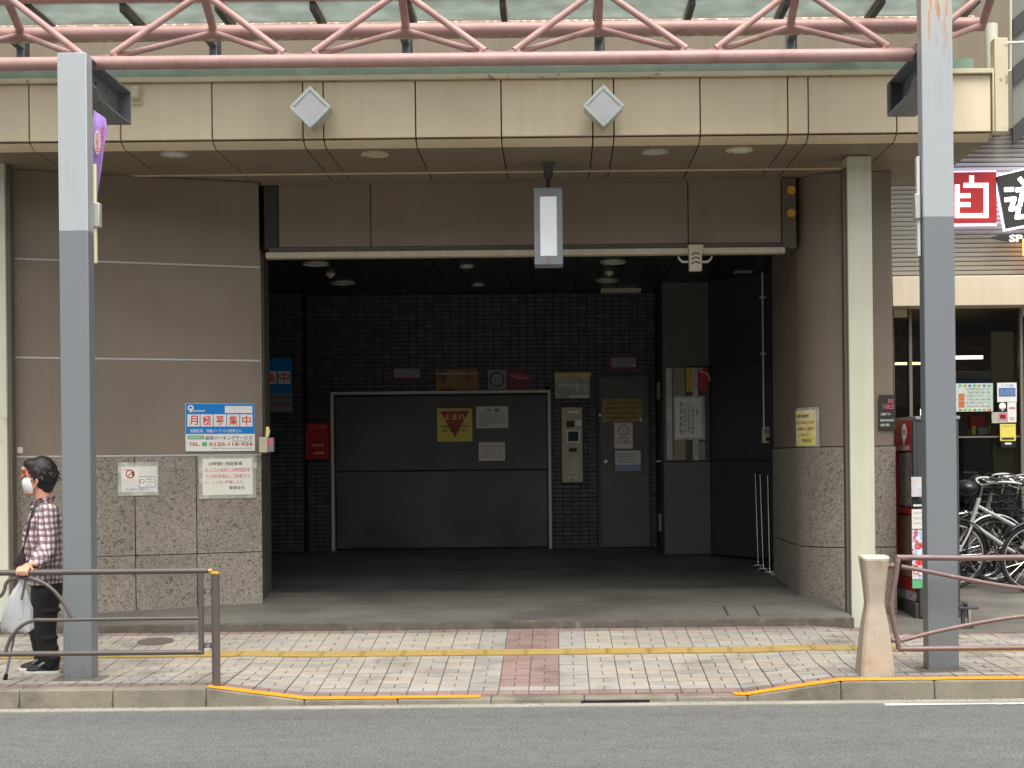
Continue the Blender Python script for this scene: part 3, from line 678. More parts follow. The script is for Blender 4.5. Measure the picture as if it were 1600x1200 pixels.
def tscore(t): x, y = px(t[0].pt(t[1]+.05, t[2]+.025)); return abs(x-880)*.8+abs(y-690)+(400 if x < 426 else 0)
torder = sorted(range(len(tiles)), key=lambda i: tscore(tiles[i])); tsing = set(torder[:300]); tc = {}
rest = MB(); rest2 = MB()
for i, (pl, s, z, wall) in enumerate(tiles):
    mi = rng.choices([0, 1, 2, 3], [4, 3, 3, 1])[0]
    if i in tsing:
        if mi not in tc:
            t = MB(); t.hexa([(-.0457,.007,-.0207),(.0457,.007,-.0207),(.0457,.007,.0207),(-.0457,.007,.0207),(-.045,0,-.02),(.045,0,-.02),(.045,0,.02),(-.045,0,.02)])
            o = t.build('wall_tile', M('wall_tile_%d' % mi), wall, smooth=0); tc[mi] = o.data
        else: o = bpy.data.objects.new('wall_tile', tc[mi]); COL.objects.link(o); o.parent = wall
        P = pl.pt(s+.05, z+.025, .007+rng.uniform(0, .0015)); o.matrix_parent_inverse = wm(wall).inverted(); o.matrix_basis = Matrix.Translation(P) @ Matrix.Rotation(rng.uniform(-.012, .012), 4, 'Z') @ Matrix.Rotation(rng.uniform(-.012, .012), 4, 'X')
    else:
        rr = rest if pl is BW else rest2; rr.cur = mi; j = rng.uniform(-.001, .001); rr.pbox(pl, s+.0045, s+.0955, z+.0045, z+.0455, -.001, .007+j)
for pl, a, b, z0, z1 in cut:
    if b-a > .012 and z1-z0 > .012: rest.cur = rng.randrange(4); rest.pbox(pl, a+.004, b-.004, z0+.004, z1-.004, -.001, .007)
tm = [M('wall_tile_%d' % k) for k in range(4)]
tag(rest.build('small_wall_tiles', tm, iw, smooth=0, fix=False), kind='stuff'); tag(rest2.build('small_wall_tiles', tm, iwl, smooth=0, fix=False), kind='stuff')
# steel panels at the right of the bay
P1 = Pl((at(1037, 700, 16.47).x, 16.47), (at(1110, 700, 16.47).x, 16.47)); P2 = Pl((P1.pt(P1.L, 0).x, 16.47), (2.45, 15.35))
zz = [floor_z(16.4)+.01]+[P1.st(1075, y)[1] for y in (721, 573, 441)]+[CZ-.01]
for k, (a, b) in enumerate(zip(zz, zz[1:])):
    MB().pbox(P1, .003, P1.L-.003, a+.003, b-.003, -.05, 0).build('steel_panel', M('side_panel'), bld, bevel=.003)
    MB().pbox(P2, .003, P2.L, a+.003, b-.003, -.05, 0).build('steel_panel', M('side_panel_shaded'), bld, bevel=.003)
MB().pbox(P1, .03, P1.L+.0, .3, CZ+.1, -.12, -.055).build('panel_core', M('interior_dark'), bld); MB().pbox(P2, -.02, P2.L+.3, .3, CZ+.1, -.12, -.055).build('panel_core', M('interior_dark'), bld)
MB().box(P1.A.x-.004, P1.A.x+.03, 16.53, BD, .4, CZ).build('steel_panel', M('side_panel_shaded'), bld)

# ================================================================== STREET CANOPY (truss and glass)
tr = empty('canopy_truss', (0, 10.4, 4.3), 'pink painted tubular steel truss running above the entrance', 'truss')
YB, ZB_, YR, ZR, YT, ZT = 10.20, 4.336, 10.71, 4.69, 10.40, 4.865
xb = [-3.146+1.391*n for n in range(-3, 5)]; xu = [-3.84+1.391*n for n in range(-3, 6)]
xe = at(1425, 85, YB).x
MB().tube([(xb[0]-.5, YB, ZB_), (xe, YB, ZB_)], .046, 16).build('chord', M('pink'), tr)
MB().tube([(xu[0]-.2, YR, ZR), (3.13, YR, ZR)], .05, 16).build('chord', M('pink'), tr)
MB().tube([(xu[0]-.2, YT, ZT), (3.2, YT, ZT)], .05, 16).build('chord', M('pink'), tr)
for X in xb:
    for s in (-1, 1):
        e = X+s*.6955; a = Vector((X+s*.10, YB+.01, ZB_+.06))
        MB().tube([a, Vector((e-s*.05, YT-.03, ZT-.03))], .0245, 12).build('brace', M('pink'), tr)
        MB().tube([a+Vector((s*.02, .02, -.01)), Vector((e-s*.03, YR-.03, ZR-.02))], .0215, 12).build('brace', M('pink'), tr)
    pts = [(X-.16, ZB_+.03), (X+.16, ZB_+.03)]+[(X+.13-.26*k/8, ZB_+.075-.026*math.sin(math.pi*k/8)) for k in range(9)]
    MB().extr([(x, YB-.006, z) for x, z in pts], (0, .012, 0)).build('gusset', M('pink'), tr, bevel=.002)
for X in xu:
    MB().tube([(X, YT, ZT), (X, YR, ZR)], .03, 12).build('brace', M('pink'), tr)
    MB().ell((X, YT, ZT), .085, .06, .06).build('gusset', M('pink'), tr)

gr = empty('glass_canopy', (0, 11.1, 4.95), 'flat greenish glass roof on dark rafters behind the pink truss', 'glass roof')
GY0, GY1, GZ = 10.87, 11.36, 4.955
gx = [-3.84-.6955*4+.6955*k for k in range(0, 17)]
for a, b in zip(gx, gx[1:]):
    if b < 3.6: MB().box(a+.03, b-.03, GY0, GY1, GZ, GZ+.01).build('glass_pane', M('roof_glass'), gr)
for k, X in enumerate(gx):
    if X < 3.4: MB().box(X-.022, X+.022, GY0-.05, GY1+.02, GZ-.075, GZ-.004).build('rafter', M('dark_steel'), gr, bevel=.003)
MB().box(gx[0], 3.3, GY0-.14, GY0-.004, GZ+.0, GZ+.06).build('bright_edge', M('white_metal'), gr, bevel=.004)  # made-up white edge in place of bright sky past the glass
MB().box(gx[0], 3.25, GY1+.022, GY1+.13, GZ-.11, GZ+.0).build('gutter', M('rust_trim'), gr, bevel=.006)
MB().box(gx[0], 3.3, 11.585, 11.6, ft-.1, ft+.125).build('green_glazing', M('green_glass'), gr)
for X in xu:
    if X < 3:
        c = at(px((X, YR, ZR))[0], 80, 11.72).x
        MB().box(c-.032, c+.032, 11.68, 11.76, fz1-.1, 4.95).build('post', M('grey_steel'), gr, bevel=.003)
        MB().box(c+.036, c+.05, 11.69, 11.75, fz1-.1, 4.95).build('post', M('dark_steel'), gr)
        MB().box(c-.03, c+.03, 11.4, 11.68, 4.86, 4.93).build('bracket', M('grey_steel'), gr)
# pale pipe post at the right end
c = at(1549, 70, 11.75); t = MB(); t.tube([(c.x, 11.75, fz1), (c.x, 11.75, at(1549, 38, 11.75).z)], .05, 18)
tag(t.build('roof_post', M('beige_post')), 'stout pale pipe post above the right end of the fascia', 'post')
t = MB(); p0 = at(1574, 67, 11.7); t.tube([p0-Vector((.02, 0, 0)), p0+Vector((.4, .02, .015))], .011, 10)
tag(t.build('handrail', M('white_metal')), 'short white rail stub at the top right fascia end', 'handrail')
t = MB(); a, b = at(1579, -30, 12.4), at(1579, 110, 12.4); t.tube([a, b, at(1570, 112, 12.2)], .012, 10)
tag(t.build('drain_pipe', M('cream_rail')), 'thin pale pipe beside the right end of the fascia', 'pipe')

# ================================================================== LAMPS AND DOWNLIGHTS
for k, (x, y) in enumerate(((484.5, 167), (943, 165))):
    c = at(x, y, 11.14); r = empty('wall_lamp', (c.x, 11.44, c.z), 'diamond shaped grey lamp on the '+('left' if k == 0 else 'right')+' half of the fascia', 'lamp', 'diamond fascia lamps')
    h = .112; d1 = Vector((1, 0, 1)).normalized(); d2 = Vector((1, 0, -1)).normalized(); Y = Vector((0, 1, 0))
    MB().obox((c.x, 11.25, c.z), d1*(h-.006), d2*(h-.006), Y*.10).build('housing', M('lamp_side'), r, bevel=.004)
    t = MB()
    for s in (-1, 1):
        t2 = MB(); t2.obox(Vector((c.x, 11.15, c.z))+d1*s*(h-.011), d1*.0125, d2*h, Y*.014).build('frame', M('lamp_frame'), r, bevel=.003)
        t2 = MB(); t2.obox(Vector((c.x, 11.15, c.z))+d2*s*(h-.011), d2*.0125, d1*(h-.024), Y*.0138).build('frame', M('lamp_frame'), r, bevel=.003)
    MB().obox((c.x, 11.152, c.z), d1*(h-.024), d2*(h-.024), Y*.006).build('diffuser', M('diffuser'), r)
    MB().box(c.x-.03, c.x+.03, 11.35, 11.438, c.z-.05, c.z+.05).build('bracket', M('grey_steel'), r)
    MB().box(c.x-.012, c.x+.012, 11.3, 11.33, c.z+.14, c.z+.18).build('clip', M('grey_steel'), r)
for k, (x, y, w) in enumerate(((272, 240, 'leftmost'), (586, 240, 'second from left'), (1023, 236, 'third from left'), (1155, 233, 'rightmost'))):
    u, v = uv_of(x, y); D = (ZS-HC)*F/v; c = at(x, y, D)
    r = empty('downlight', (c.x, D, ZS), w+' of the round downlights in the canopy soffit', 'downlight', 'canopy downlights')
    MB().disc((c.x, D, ZS-.001), (0, 0, -1), .085, .108, .012).build('ring', M('fascia_cap' if k % 2 else 'lamp_side'), r)
    MB().disc((c.x, D, ZS-.001), (0, 0, -1), 0, .084, .004).build('lens', M('frost' if k in (0, 3) else 'cream_rail'), r)
# hanging lantern
c = at(857.5, 350, 12.2); S = F/12.2
r = empty('pendant_lamp', (c.x, 12.2, ZS), 'grey box lantern with white panel hanging before the header', 'lamp')
bx = front(12.08); b0, b1, z0, z1 = bx.rect(834.5, 293, 879, 413)
MB().box(b0, b1, 12.08, 12.32, z0, z1).build('housing', M('lamp_grey'), r, bevel=.004)
q = bx.rect(844, 307, 870, 400); MB().pbox(bx, *q, -.01, .006).build('light_panel', M('frost_glow'), r, bevel=.005, seg=3)
for a, b in ((293.5, 306), (401, 412)): q = bx.rect(854, a, 859, b); MB().pbox(bx, *q, -.004, .004).build('trim', M('pink'), r)
MB().tube([(c.x, 12.2, z1-.01), (c.x, 12.2, ZS-.1)], .017, 12).build('rod', M('dark_steel'), r)
MB().tube([(c.x, 12.2, ZS-.13), (c.x, 12.2, ZS-.12), (c.x, 12.2, ZS-.02), (c.x, 12.2, ZS-.001)], [.03, .037, .04, .055], 16).build('canopy_cup', M('dark_steel'), r)
# sensor under the shutter rail
sp = front(12.86); r = empty('sensor', sp.pt(*sp.st(1087, 404)), 'cream slotted detector hanging under the shutter rail', 'sensor')
q = sp.rect(1077, 390, 1097, 423); MB().pbox(sp, *q, -.09, 0).build('housing', M('cream_rail'), r, bevel=.01, seg=3)
q = sp.rect(1076, 382, 1099, 391); MB().pbox(sp, *q, -.09, .005).build('mount', M('cream_rail'), r, bevel=.004)
for y in (397, 404, 411):
    c = sp.pt(*sp.st(1087, y), .002); MB().tube([c+Vector((-.035, 0, -.008)), c+Vector((-.01, 0, .01)), c+Vector((.02, 0, .008)), c+Vector((.035, 0, -.006))], .005, 8).build('slot', M('black'), r)
for s, x in ((-1, 1076), (1, 1098)):
    c = sp.pt(*sp.st(x, 408), -.05); MB().tube([c, c+Vector((s*.05, 0, .0)), c+Vector((s*.08, 0, .03)), c+Vector((s*.085, 0, .05))], [.012, .011, .009, .006], 8).build('side_arm', M('cream_rail'), r)
# box on the fascia beside the left bracket, and box on the left jamb
b = front(11.44); r = empty('junction_box', b.pt(*b.st(214, 163)), 'small beige box on the fascia right of the left bracket', 'box')
plate(b, (205, 136, 223, 164), 'fascia_cap', r, .002, .02, 'back_plate', bevel=.004); plate(b, (207.5, 139, 221, 157), 'cream_rail', r, .02, .09, 'cover', bevel=.012)
b = front(12.88); r = empty('switch_box', b.pt(*b.st(414, 706)), 'small grey box on the jamb beside the blue sign', 'box')
plate(b, (405.5, 683, 419, 707), 'cream_rail', r, -.02, .03, 'cover', bevel=.005); plate(b, (419.5, 684, 428, 706), 'plate_grey', r, -.03, .02, 'side_unit', bevel=.004)
plate(b, (420, 686, 427, 695), 'ink_pink', r, .0205, .0225, 'sticker')
P = b.pt(*b.st(417, 683), 0); MB().tube([P, P+Vector((.01, 0, .05)), P+Vector((.005, 0, .09))], [.014, .02, .012], 8).build('cable_boot', M('pale_yellow'), r)

# ================================================================== STREET POSTS
post_mat('post_paint', at(118, 360, 9.92).z, False); post_mat('post_paint_rusty', at(1470, 338, 9.92).z, True)
def street_post(x0, x1, ytop, mat, label, side, yref):
    D = 9.92; a, b = at(x0, yref, D).x, at(x1, yref, D).x; zt = at(x0, ytop, D).z; cx = (a+b)/2
    r = empty('canopy_post', (cx, D+.1, zs(cx, D)), label, 'post', 'grey canopy posts')
    z0 = zs(cx, D)-.02
    MB().box(a, b, D, D+.13, z0, zt).build('shaft', M(mat), r, bevel=.006)
    MB().box(cx-.16, cx+.16, D-.04, D+.17, z0, z0+.026).build('base_plate', M('bed'), r, bevel=.004)
    zt2 = at(118, 83, D).z; web = .01; D1 = D+.13; D2 = D+1.03; dep = .24; w = (b-a)/2
    MB().box(cx-w, cx+w, D1, D2, zt2-.012, zt2).build('bracket_flange', M('grey_steel'), r, bevel=.002)
    t = MB(); t.extr([(cx-web/2, D1, zt2-.012), (cx-web/2, D2, zt2-.012), (cx-web/2, D2, zt2-dep), (cx-web/2, D1+.2, zt2-dep), (cx-web/2, D1+.1, zt2-dep+.06), (cx-web/2, D1, zt2-dep+.06)], (web, 0, 0)); t.build('bracket_web', M('grey_steel'), r)
    for p, q in (((D1, -dep+.06), (D1+.1, -dep+.06)), ((D1+.1, -dep+.06), (D1+.2, -dep)), ((D1+.2, -dep), (D2, -dep))):
        MB().bar((cx, p[0], zt2+p[1]), (cx, q[0]+.004, zt2+q[1]), w*2, .012).build('bracket_flange', M('grey_steel'), r)
    MB().box(cx-w, cx+w, D2+.001, D2+.012, zt2-dep-.006, zt2).build('end_plate', M('grey_steel'), r)
    MB().box(cx-w-.0, cx-w+.012, D2-.09, D2, zt2-dep+.007, zt2-.013).build('stiffener', M('dark_steel'), r)
    MB().box(cx+side*(w-.03), cx+side*(w-.018), D1+.0, D1+.03, zt2-.19, zt2-.014).build('cleat', M('pink'), r)
    for k in range(4):
        MB().disc((cx+side*.006, D1+.25+.12*k, zt2-.12+(.04 if k % 2 else -.04)), (side, 0, 0), 0, .012, .008, 8).build('bolt', M('grey_steel'), r)
    return r
street_post(94, 139.5, 82, 'post_paint', 'grey canopy post with pale top at left beside the walking person', 1, 560)
street_post(1445, 1493.5, -400, 'post_paint_rusty', 'grey canopy post with rust streaked top at right before the bicycles', -1, 560)
# strip fitting and banner on the left post
b = front(10.08); r = empty('banner_fitting', b.pt(*b.st(149, 410)), 'pale strip with white clamp fixed behind the left post', 'bracket')
plate(b, (141, 256, 150, 411), 'pale_cream', r, -.03, 0, 'strip', bevel=.003); plate(b, (141.5, 317, 156, 355), 'lamp_side', r, -.05, .012, 'clamp', bevel=.006)
def curve_banner():
    t = MB(); pts = []
    L = [(146, 172, 165, 173+12), (145, 205, 168, 200), (143.5, 240, 162, 235), (143.5, 275, 158, 268), (144, 300, 153, 298), (146, 316, 150, 316)]
    n = 10
    for x0, y0, x1, y1 in L:
        for k in range(n+1):
            f = k/n; P = at(lerp(x0, x1, f), lerp(y0, y1, f), 10.16+.10*f+.012*math.sin(f*9)); pts.append(P)
    m = n+1; t.add(pts, [(i*m+k, i*m+k+1, (i+1)*m+k+1, (i+1)*m+k) for i in range(len(L)-1) for k in range(n)])
    return t
t = curve_banner(); o = t.build('banner', M('banner_purple'), None, smooth=60); so = o.modifiers.new('solid', 'SOLIDIFY'); so.thickness = .003
tag(o, 'purple hanging banner with red lettering behind the left post', 'banner')
bp = front(10.15); 
t = MB(); cc = bp.pt(*bp.st(152, 222), .0); t.extr([cc+Vector((.022*math.cos(k*math.pi/8)+.006*math.sin(k*math.pi/8)*0, 0, .085*math.sin(k*math.pi/8))) for k in range(16)], (0, .002, 0)); e = t.build('emblem', M('paper'), o)
for i, ch in enumerate('大売出'): lettering(front(10.14), ch, (149.5, 206+i*11, 155.5, 216+i*11), 'sign_red', o, 0)
for i, ch in enumerate('まつり'): lettering(front(10.14), ch, (158, 198+i*14, 162.5, 209+i*14), 'sign_red', o, 0)
# white side fittings on the right post
b = front(9.97); r = empty('strip_fitting', b.pt(*b.st(1436, 400)), 'white strip with grey clamp on the left edge of the rusty post', 'bracket')
plate(b, (1433.5, 244, 1438, 400), 'white_metal', r, -.05, 0, 'strip', bevel=.003); plate(b, (1429, 303, 1437.5, 342), 'lamp_side', r, -.06, .02, 'clamp', bevel=.005)
# slim beige posts at the building line
for k, (x0, x1, w) in enumerate(((-30, 10, 'left edge of the entrance wall'), (1327, 1365, 'rounded pillar at right'))):
    D = 12.0; a, b = at(x0, 600, D).x, at(x1, 600, D).x; z0 = .16
    r = empty('beige_post', ((a+b)/2, D, z0), 'square pale beige post standing at the '+w, 'post', 'pale beige posts')
    MB().box(a, b, D, D+.19, z0, ZS-.001 if k == 0 else at(1345, 244, D).z).build('shaft', M('beige_post'), r, bevel=.004)
    if k: MB().box(a+.01, b-.01, D+.01, D+.18, at(1345, 244, D).z+.001, ZS-.002).build('collar', M('soffit'), r)
    MB().box(b+.001, b+.03, D+.03, D+.12, z0+.1, ZS-.02).build('edge_trim', M('jamb'), r) if k == 0 else MB().box(a-.03, a-.001, D+.03, D+.12, z0+.1, ZS-.1).build('edge_trim', M('jamb'), r)

# ================================================================== RAILINGS AND BOLLARD
def smoothpath(p, n=6):
    out = []; P = [Vector(q) for q in p]
    for i in range(len(P)-1):
        a, b, c, d = P[max(i-1, 0)], P[i], P[i+1], P[min(i+2, len(P)-1)]
        for k in range(n):
            t = k/n; out.append(.5*((2*b)+(c-a)*t+(2*a-5*b+4*c-d)*t*t+(3*b-3*c+d-a)*t**3))
    return out+[P[-1]]
RD = 9.62; q = lambda x, y, d=0: at(x, y, RD+d)
rl = empty('railing', q(338, 1065), 'brown tube pedestrian railing with curved bars beside the walking person', 'railing')
def rail(name, pts, rr, mat='rail_brown', par=None, sm=0, n=12): return MB().tube(smoothpath(pts, 8) if sm else pts, rr, n).build(name, M(mat), par or rl)
gp_ = q(338, 1060); gp_.z = zs(gp_.x, RD)-.02; gt = q(338, 897)
MB().tube([gp_, Vector((gp_.x, RD, gt.z))], .027, 16).build('post', M('rail_brown'), rl)
MB().tube([Vector((gp_.x, RD, gt.z+.0005)), Vector((gp_.x, RD, gt.z+.012)), Vector((gp_.x, RD, gt.z+.018))], [.029, .029, .02], 16).build('post_cap', M('gold'), rl)
ztop, zbot, zmid = q(200, 893).z, q(200, 1020).z, q(200, 967).z; xr = q(314, 950).x; xl = xr-2.6
rail('top_rail', [(xl, RD, ztop), (xr+.05, RD, ztop)], .019); rail('bottom_rail', [(xl, RD, zbot), (xr+.0, RD, zbot)], .017)
MB().tube([(xr+.052, RD, ztop), (xr+.075, RD, ztop)], .013, 12).build('end_plug', M('gold'), rl)
MB().box(xr-.017, xr+.017, RD-.012, RD+.012, zbot-.016, ztop-.012).build('end_bar', M('rail_brown'), rl, bevel=.004)
MB().box(xl-.017, xl+.017, RD-.012, RD+.012, zbot-.016, ztop-.012).build('end_bar', M('rail_brown'), rl, bevel=.004)
rail('curved_bar', [(xr, RD, zmid), (q(200, 967).x, RD, zmid), (q(80, 968).x, RD, zmid-.002)]+[tuple(q(x, y)) for x, y in ((55, 969), (35, 977), (20, 992), (12, 1008), (9, 1020))], .012, sm=1)
rail('curved_bar', [tuple(q(x, y)) for x, y in ((112, 965), (98, 940), (82, 921), (62, 908), (40, 903), (20, 904), (10, 911), (6, 924), (-4, 933), (-40, 936), (-60, 950), (-70, 1019))], .012, sm=1)
for y in (923, 1008):
    c = q(326, y); MB().box(xr+.018, gp_.x-.02, RD-.01, RD+.01, c.z-.018, c.z+.018).build('hinge', M('rail_brown'), rl, bevel=.004); MB().disc((c.x, RD-.011, c.z-.004), (0, -1, 0), 0, .013, .008, 8).build('bolt', M('grey_steel'), rl)
# second post out of sight on the left end keeps the panel standing
MB().tube([(xl-.06, RD, zs(xl, RD)-.02), (xl-.06, RD, gt.z)], .027, 16).build('post', M('rail_brown'), rl)

BD_ = 9.80; bc = at(1366, 960, BD_).x; bz0 = zs(bc, BD_)-.01; zt = at(1366, 869, 9.72).z; zw = at(1366, 943, 9.74).z
bo = empty('bollard', (bc, BD_, bz0), 'pale concrete hourglass shaped bollard at the end of the right railing', 'bollard')
def sq(w, d, z, ch=.018): return [(bc+x*w, BD_+y*d, z) for x, y in ((-1,-1+ch/d),(-1+ch/w,-1),(1-ch/w,-1),(1,-1+ch/d),(1,1-ch/d),(1-ch/w,1),(-1+ch/w,1),(-1,1-ch/d))]
prof = [(.115, bz0), (.102, lerp(bz0, zw, .3)), (.082, lerp(bz0, zw, .7)), (.062, zw-.03), (.059, zw), (.061, zw+.03), (.072, lerp(zw, zt, .5)), (.084, zt-.05), (.088, zt-.025)]
MB().loft([sq(w, w*.9+.01, z) for w, z in prof]).build('body', M('concrete_warm'), bo, bevel=.004, smooth=30)
MB().loft([sq(.089, .087, zt-.0245), sq(.090, .088, zt-.012), sq(.084, .082, zt)]).build('cap', M('beige_post'), bo, bevel=.003)
rr = empty('railing', at(1405, 1015, 9.78), 'plum brown tube railing with bowed end running right from the bollard', 'railing')
RP = 9.78; w_ = lambda x, y: tuple(at(x, y, RP))
XE = 6.4
ze, zl = at(1500, 872, RP).z, at(1500, 1013, RP).z
rail('top_rail', [w_(1401, 871), (at(1500, 872, RP).x, RP, ze), (XE, RP, ze)], .019, 'rail_plum', rr)
rail('bottom_rail', [w_(1404, 1014), (at(1500, 1013, RP).x, RP, zl), (XE, RP, zl)], .017, 'rail_plum', rr)
rail('end_bar', [w_(1404, 870), w_(1399, 905), w_(1393, 940), w_(1395, 965), w_(1401, 995), w_(1405, 1014)], .018, 'rail_plum', rr, sm=1)
def mirror(pts): return pts+[(2*at(1660, 900, RP).x-p[0], p[1], p[2]) for p in reversed(pts[:-1])]
rail('curved_bar', mirror([w_(1408, 885), w_(1450, 893), w_(1500, 903), w_(1560, 914), w_(1610, 920), w_(1660, 922)]), .0145, 'rail_plum', rr, sm=1)
rail('curved_bar', mirror([w_(1408, 1001), w_(1450, 990), w_(1500, 979), w_(1560, 968), w_(1610, 962), w_(1660, 960)]), .0145, 'rail_plum', rr, sm=1)
for y in (884, 1000):
    a = at(1397, y, RP); MB().tube([Vector((bc+.06, RP, a.z)), a], .015, 10).build('lug', M('rail_plum'), rr); MB().ell(Vector((bc+.115, RP, a.z)), .022, .022, .02).build('lug', M('rail_plum'), rr)
MB().tube([(XE, RP, .1), (XE, RP, ze)], .03, 14).build('post', M('rail_plum'), rr)

# ================================================================== GARAGE EQUIPMENT
fl = floor_z(BD)
ld = empty('lift_door', BW.pt(*BW.st(690, 856)), 'wide dark two panel lift door framed in white at the back of the garage', 'door')
d = BW.rect(524, 617, 857, 853); zm = BW.st(690, 735)[1]
MB().pbox(BW, d[0]-.02, d[1]+.02, fl, d[3]+.03, .001, .006).build('backing', M('black'), ld)
MB().pbox(BW, d[0]+.012, d[1]-.012, fl+.02, zm-.004, .008, .04).build('lower_panel', M('lift_panel'), ld, bevel=.012, seg=3)
MB().pbox(BW, d[0]+.012, d[1]-.012, zm+.004, d[3]-.012, .008, .036).build('upper_panel', M('lift_panel'), ld, bevel=.006)
f0 = BW.rect(518.5, 611, 861.5, 860)
MB().pbox(BW, f0[0], f0[0]+.036, fl, f0[3], .002, .07).build('frame', M('frame_white'), ld, bevel=.004)
MB().pbox(BW, f0[1]-.036, f0[1], fl, f0[3], .002, .07).build('frame', M('frame_white'), ld, bevel=.004)
MB().pbox(BW, f0[0]+.037, f0[1]-.037, f0[3]-.034, f0[3], .002, .07).build('frame', M('frame_white'), ld, bevel=.004)
LP = front(BD-.045)
s = sign(LP, 'warning_sign', 'yellow stop sign with faded red triangle taped to the lift door', 'sign', (683, 638, 738, 690), 'yellow_paper', .002, .003)
a = [LP.pt(*LP.st(x, y), .0065) for x, y in ((688, 643), (733, 641.5), (711, 684))]; MB().add(a, [(0, 1, 2)]).build('triangle', M('faded_red'), s, smooth=0, fix=False)
lettering(LP, '止まれ', (694, 646, 727, 656), 'pale_yellow', s, .008); lettering(LP, '駐車場内での事故', (689, 664, 733, 668), 'ink', s, .008); lettering(LP, '責任は負いません', (692, 671, 730, 675), 'ink', s, .008)
s = sign(LP, 'notice', 'upper white notice with small print on the lift door', 'notice', (744, 635, 794, 669), 'paper', .002, .003)
lettering(LP, '注 意', (758, 638, 782, 644), 'ink', s, .006)
for k in range(5): lettering(LP, ['出庫後は必ず扉を閉めて下さい', '閉め忘れの場合他の利用者が使えません', '前面道路への駐車は禁止します', '車両の盗難破損等の責任は負いません', '管理者'][k], (748, 646+k*4.2, 790 if k < 4 else 765, 649.4+k*4.2), 'ink_grey', s, .006)
s = sign(LP, 'notice', 'lower pinkish white notice on the lift door', 'notice', (748, 691, 789, 720), 'paper', .002, .003)
for k in range(5): lettering(LP, '利用時間内に入出庫して下さい' if k % 2 else '機械に異常がある時は連絡を', (752, 695+k*4.4, 785, 698.2+k*4.4), 'ink_brown', s, .006)
# plates above the doors
def framed(x0, y0, x1, y1, label):
    s = sign(BW, 'name_plate', label, 'sign', (x0, y0, x1, y1), 'wine', .008, .012); plate(BW, (x0+4, y0+3, x1-4, y1-4), 'plate_grey', s, .021, .026, 'panel', bevel=.002)
    plate(BW, (x1-8, y1-8, x1-5.5, y1-5.5), 'sign_lit', s, .0265, .028, 'status_light') if False else plate(BW, (x1-8, y1-8, x1-5.5, y1-5.5), 'sign_white', s, .0265, .03, 'knob')
    return s
framed(612, 573, 660, 594, 'small grey plate in wine red frame above the lift door'); s = framed(951, 556, 997, 578, 'small grey plate in wine red frame above the steel door')
lettering(BW, '管理人室', (962, 563, 986, 569), 'ink_grey', s, .0275)
s = sign(BW, 'wall_board', 'brown cardboard coloured board above the lift door', 'board', (681, 577, 747, 610), 'cardboard', .008, .01); 
lettering(BW, '空車', (690, 588, 697, 600), 'ink', s, .019); plate(BW, (681, 583, 747, 585), 'sleeve', s, .0185, .0195, 'tape')
s = sign(BW, 'no_smoking_sign', 'grey and wine red no smoking sign above the lift door', 'sign', (761, 577, 827, 610), 'wine', .008, .01)
plate(BW, (763, 578.5, 791, 608.5), 'plate_grey', s, .0185, .021, 'panel')
c = BW.pt(*BW.st(776.5, 593), .0215); MB().disc(c, (0, -1, 0), .07, .088, .002).build('ring', M('ink'), s); MB().bar(c+Vector((-.055, -.001, .055)), c+Vector((.055, -.001, -.055)), .004, .012, (0, 1, 0)).build('slash', M('ink'), s); MB().bar(c+Vector((-.05, -.001, -.02)), c+Vector((.04, -.001, -.02)), .003, .012, (0, 1, 0)).build('cigarette', M('ink'), s)
lettering(BW, '禁煙', (797, 584, 822, 591), 'ink_pink', s, .0195); plate(BW, (806, 589, 827, 592.5), 'ink_pink', s, .0193, .0194, 'strip')
# payment unit and bag taped above it
ki = empty('payment_terminal', BW.pt(*BW.st(894, 756)), 'tall stainless payment terminal between the lift door and the steel door', 'payment machine')
plate(BW, (877, 636, 911, 754), 'stainless', ki, .008, .11, 'housing', bevel=.012)
for nm, rc, mt, o1 in (('keypad', (885, 658, 897, 668), 'black', .116), ('button', (899, 657, 909, 666), 'sign_white', .122), ('screen_frame', (885, 672, 906, 692), 'white_metal', .118), ('screen', (887.5, 674.5, 903.5, 689.5), 'screen', .121), ('speaker', (889, 700, 901, 706), 'ink', .114), ('coin_tray', (885, 712.5, 906.5, 740), 'cream_rail', .118), ('brand_plate', (886.5, 642.5, 904, 646), 'sign_white', .113)):
    if mt == 'screen' and 'screen' not in MATS: pmat('screen', (30,44,62), .15, .1, 20)
    plate(BW, rc, mt, ki, .1105, o1, nm, bevel=.002)
for x in (890, 900): c = BW.pt(*BW.st(x, 746), .111); MB().disc(c, (0, -1, 0), 0, .014, .004, 12).build('lock', M('chrome'), ki)
MB().tube([BW.pt(*BW.st(912, 693), .06), BW.pt(*BW.st(916, 700), .05), BW.pt(*BW.st(914, 706), .03)], .006, 8).build('card_cord', M('plate_grey'), ki)
s = sign(BW, 'plastic_cover', 'crumpled clear plastic cover taped over a yellow notice above the payment terminal', 'cover', (867, 584, 922, 623), 'sleeve', .008, .02, bevel=.006)
plate(BW, (866.5, 582.5, 923, 588), 'yellow_paper', s, .0285, .031, 'tape'); lettering(BW, '故障中のお知らせ', (872, 599, 916, 606), 'sign_white', s, .0292); plate(BW, (890, 618, 919, 621), 'sign_white', s, .0285, .0305, 'tape')
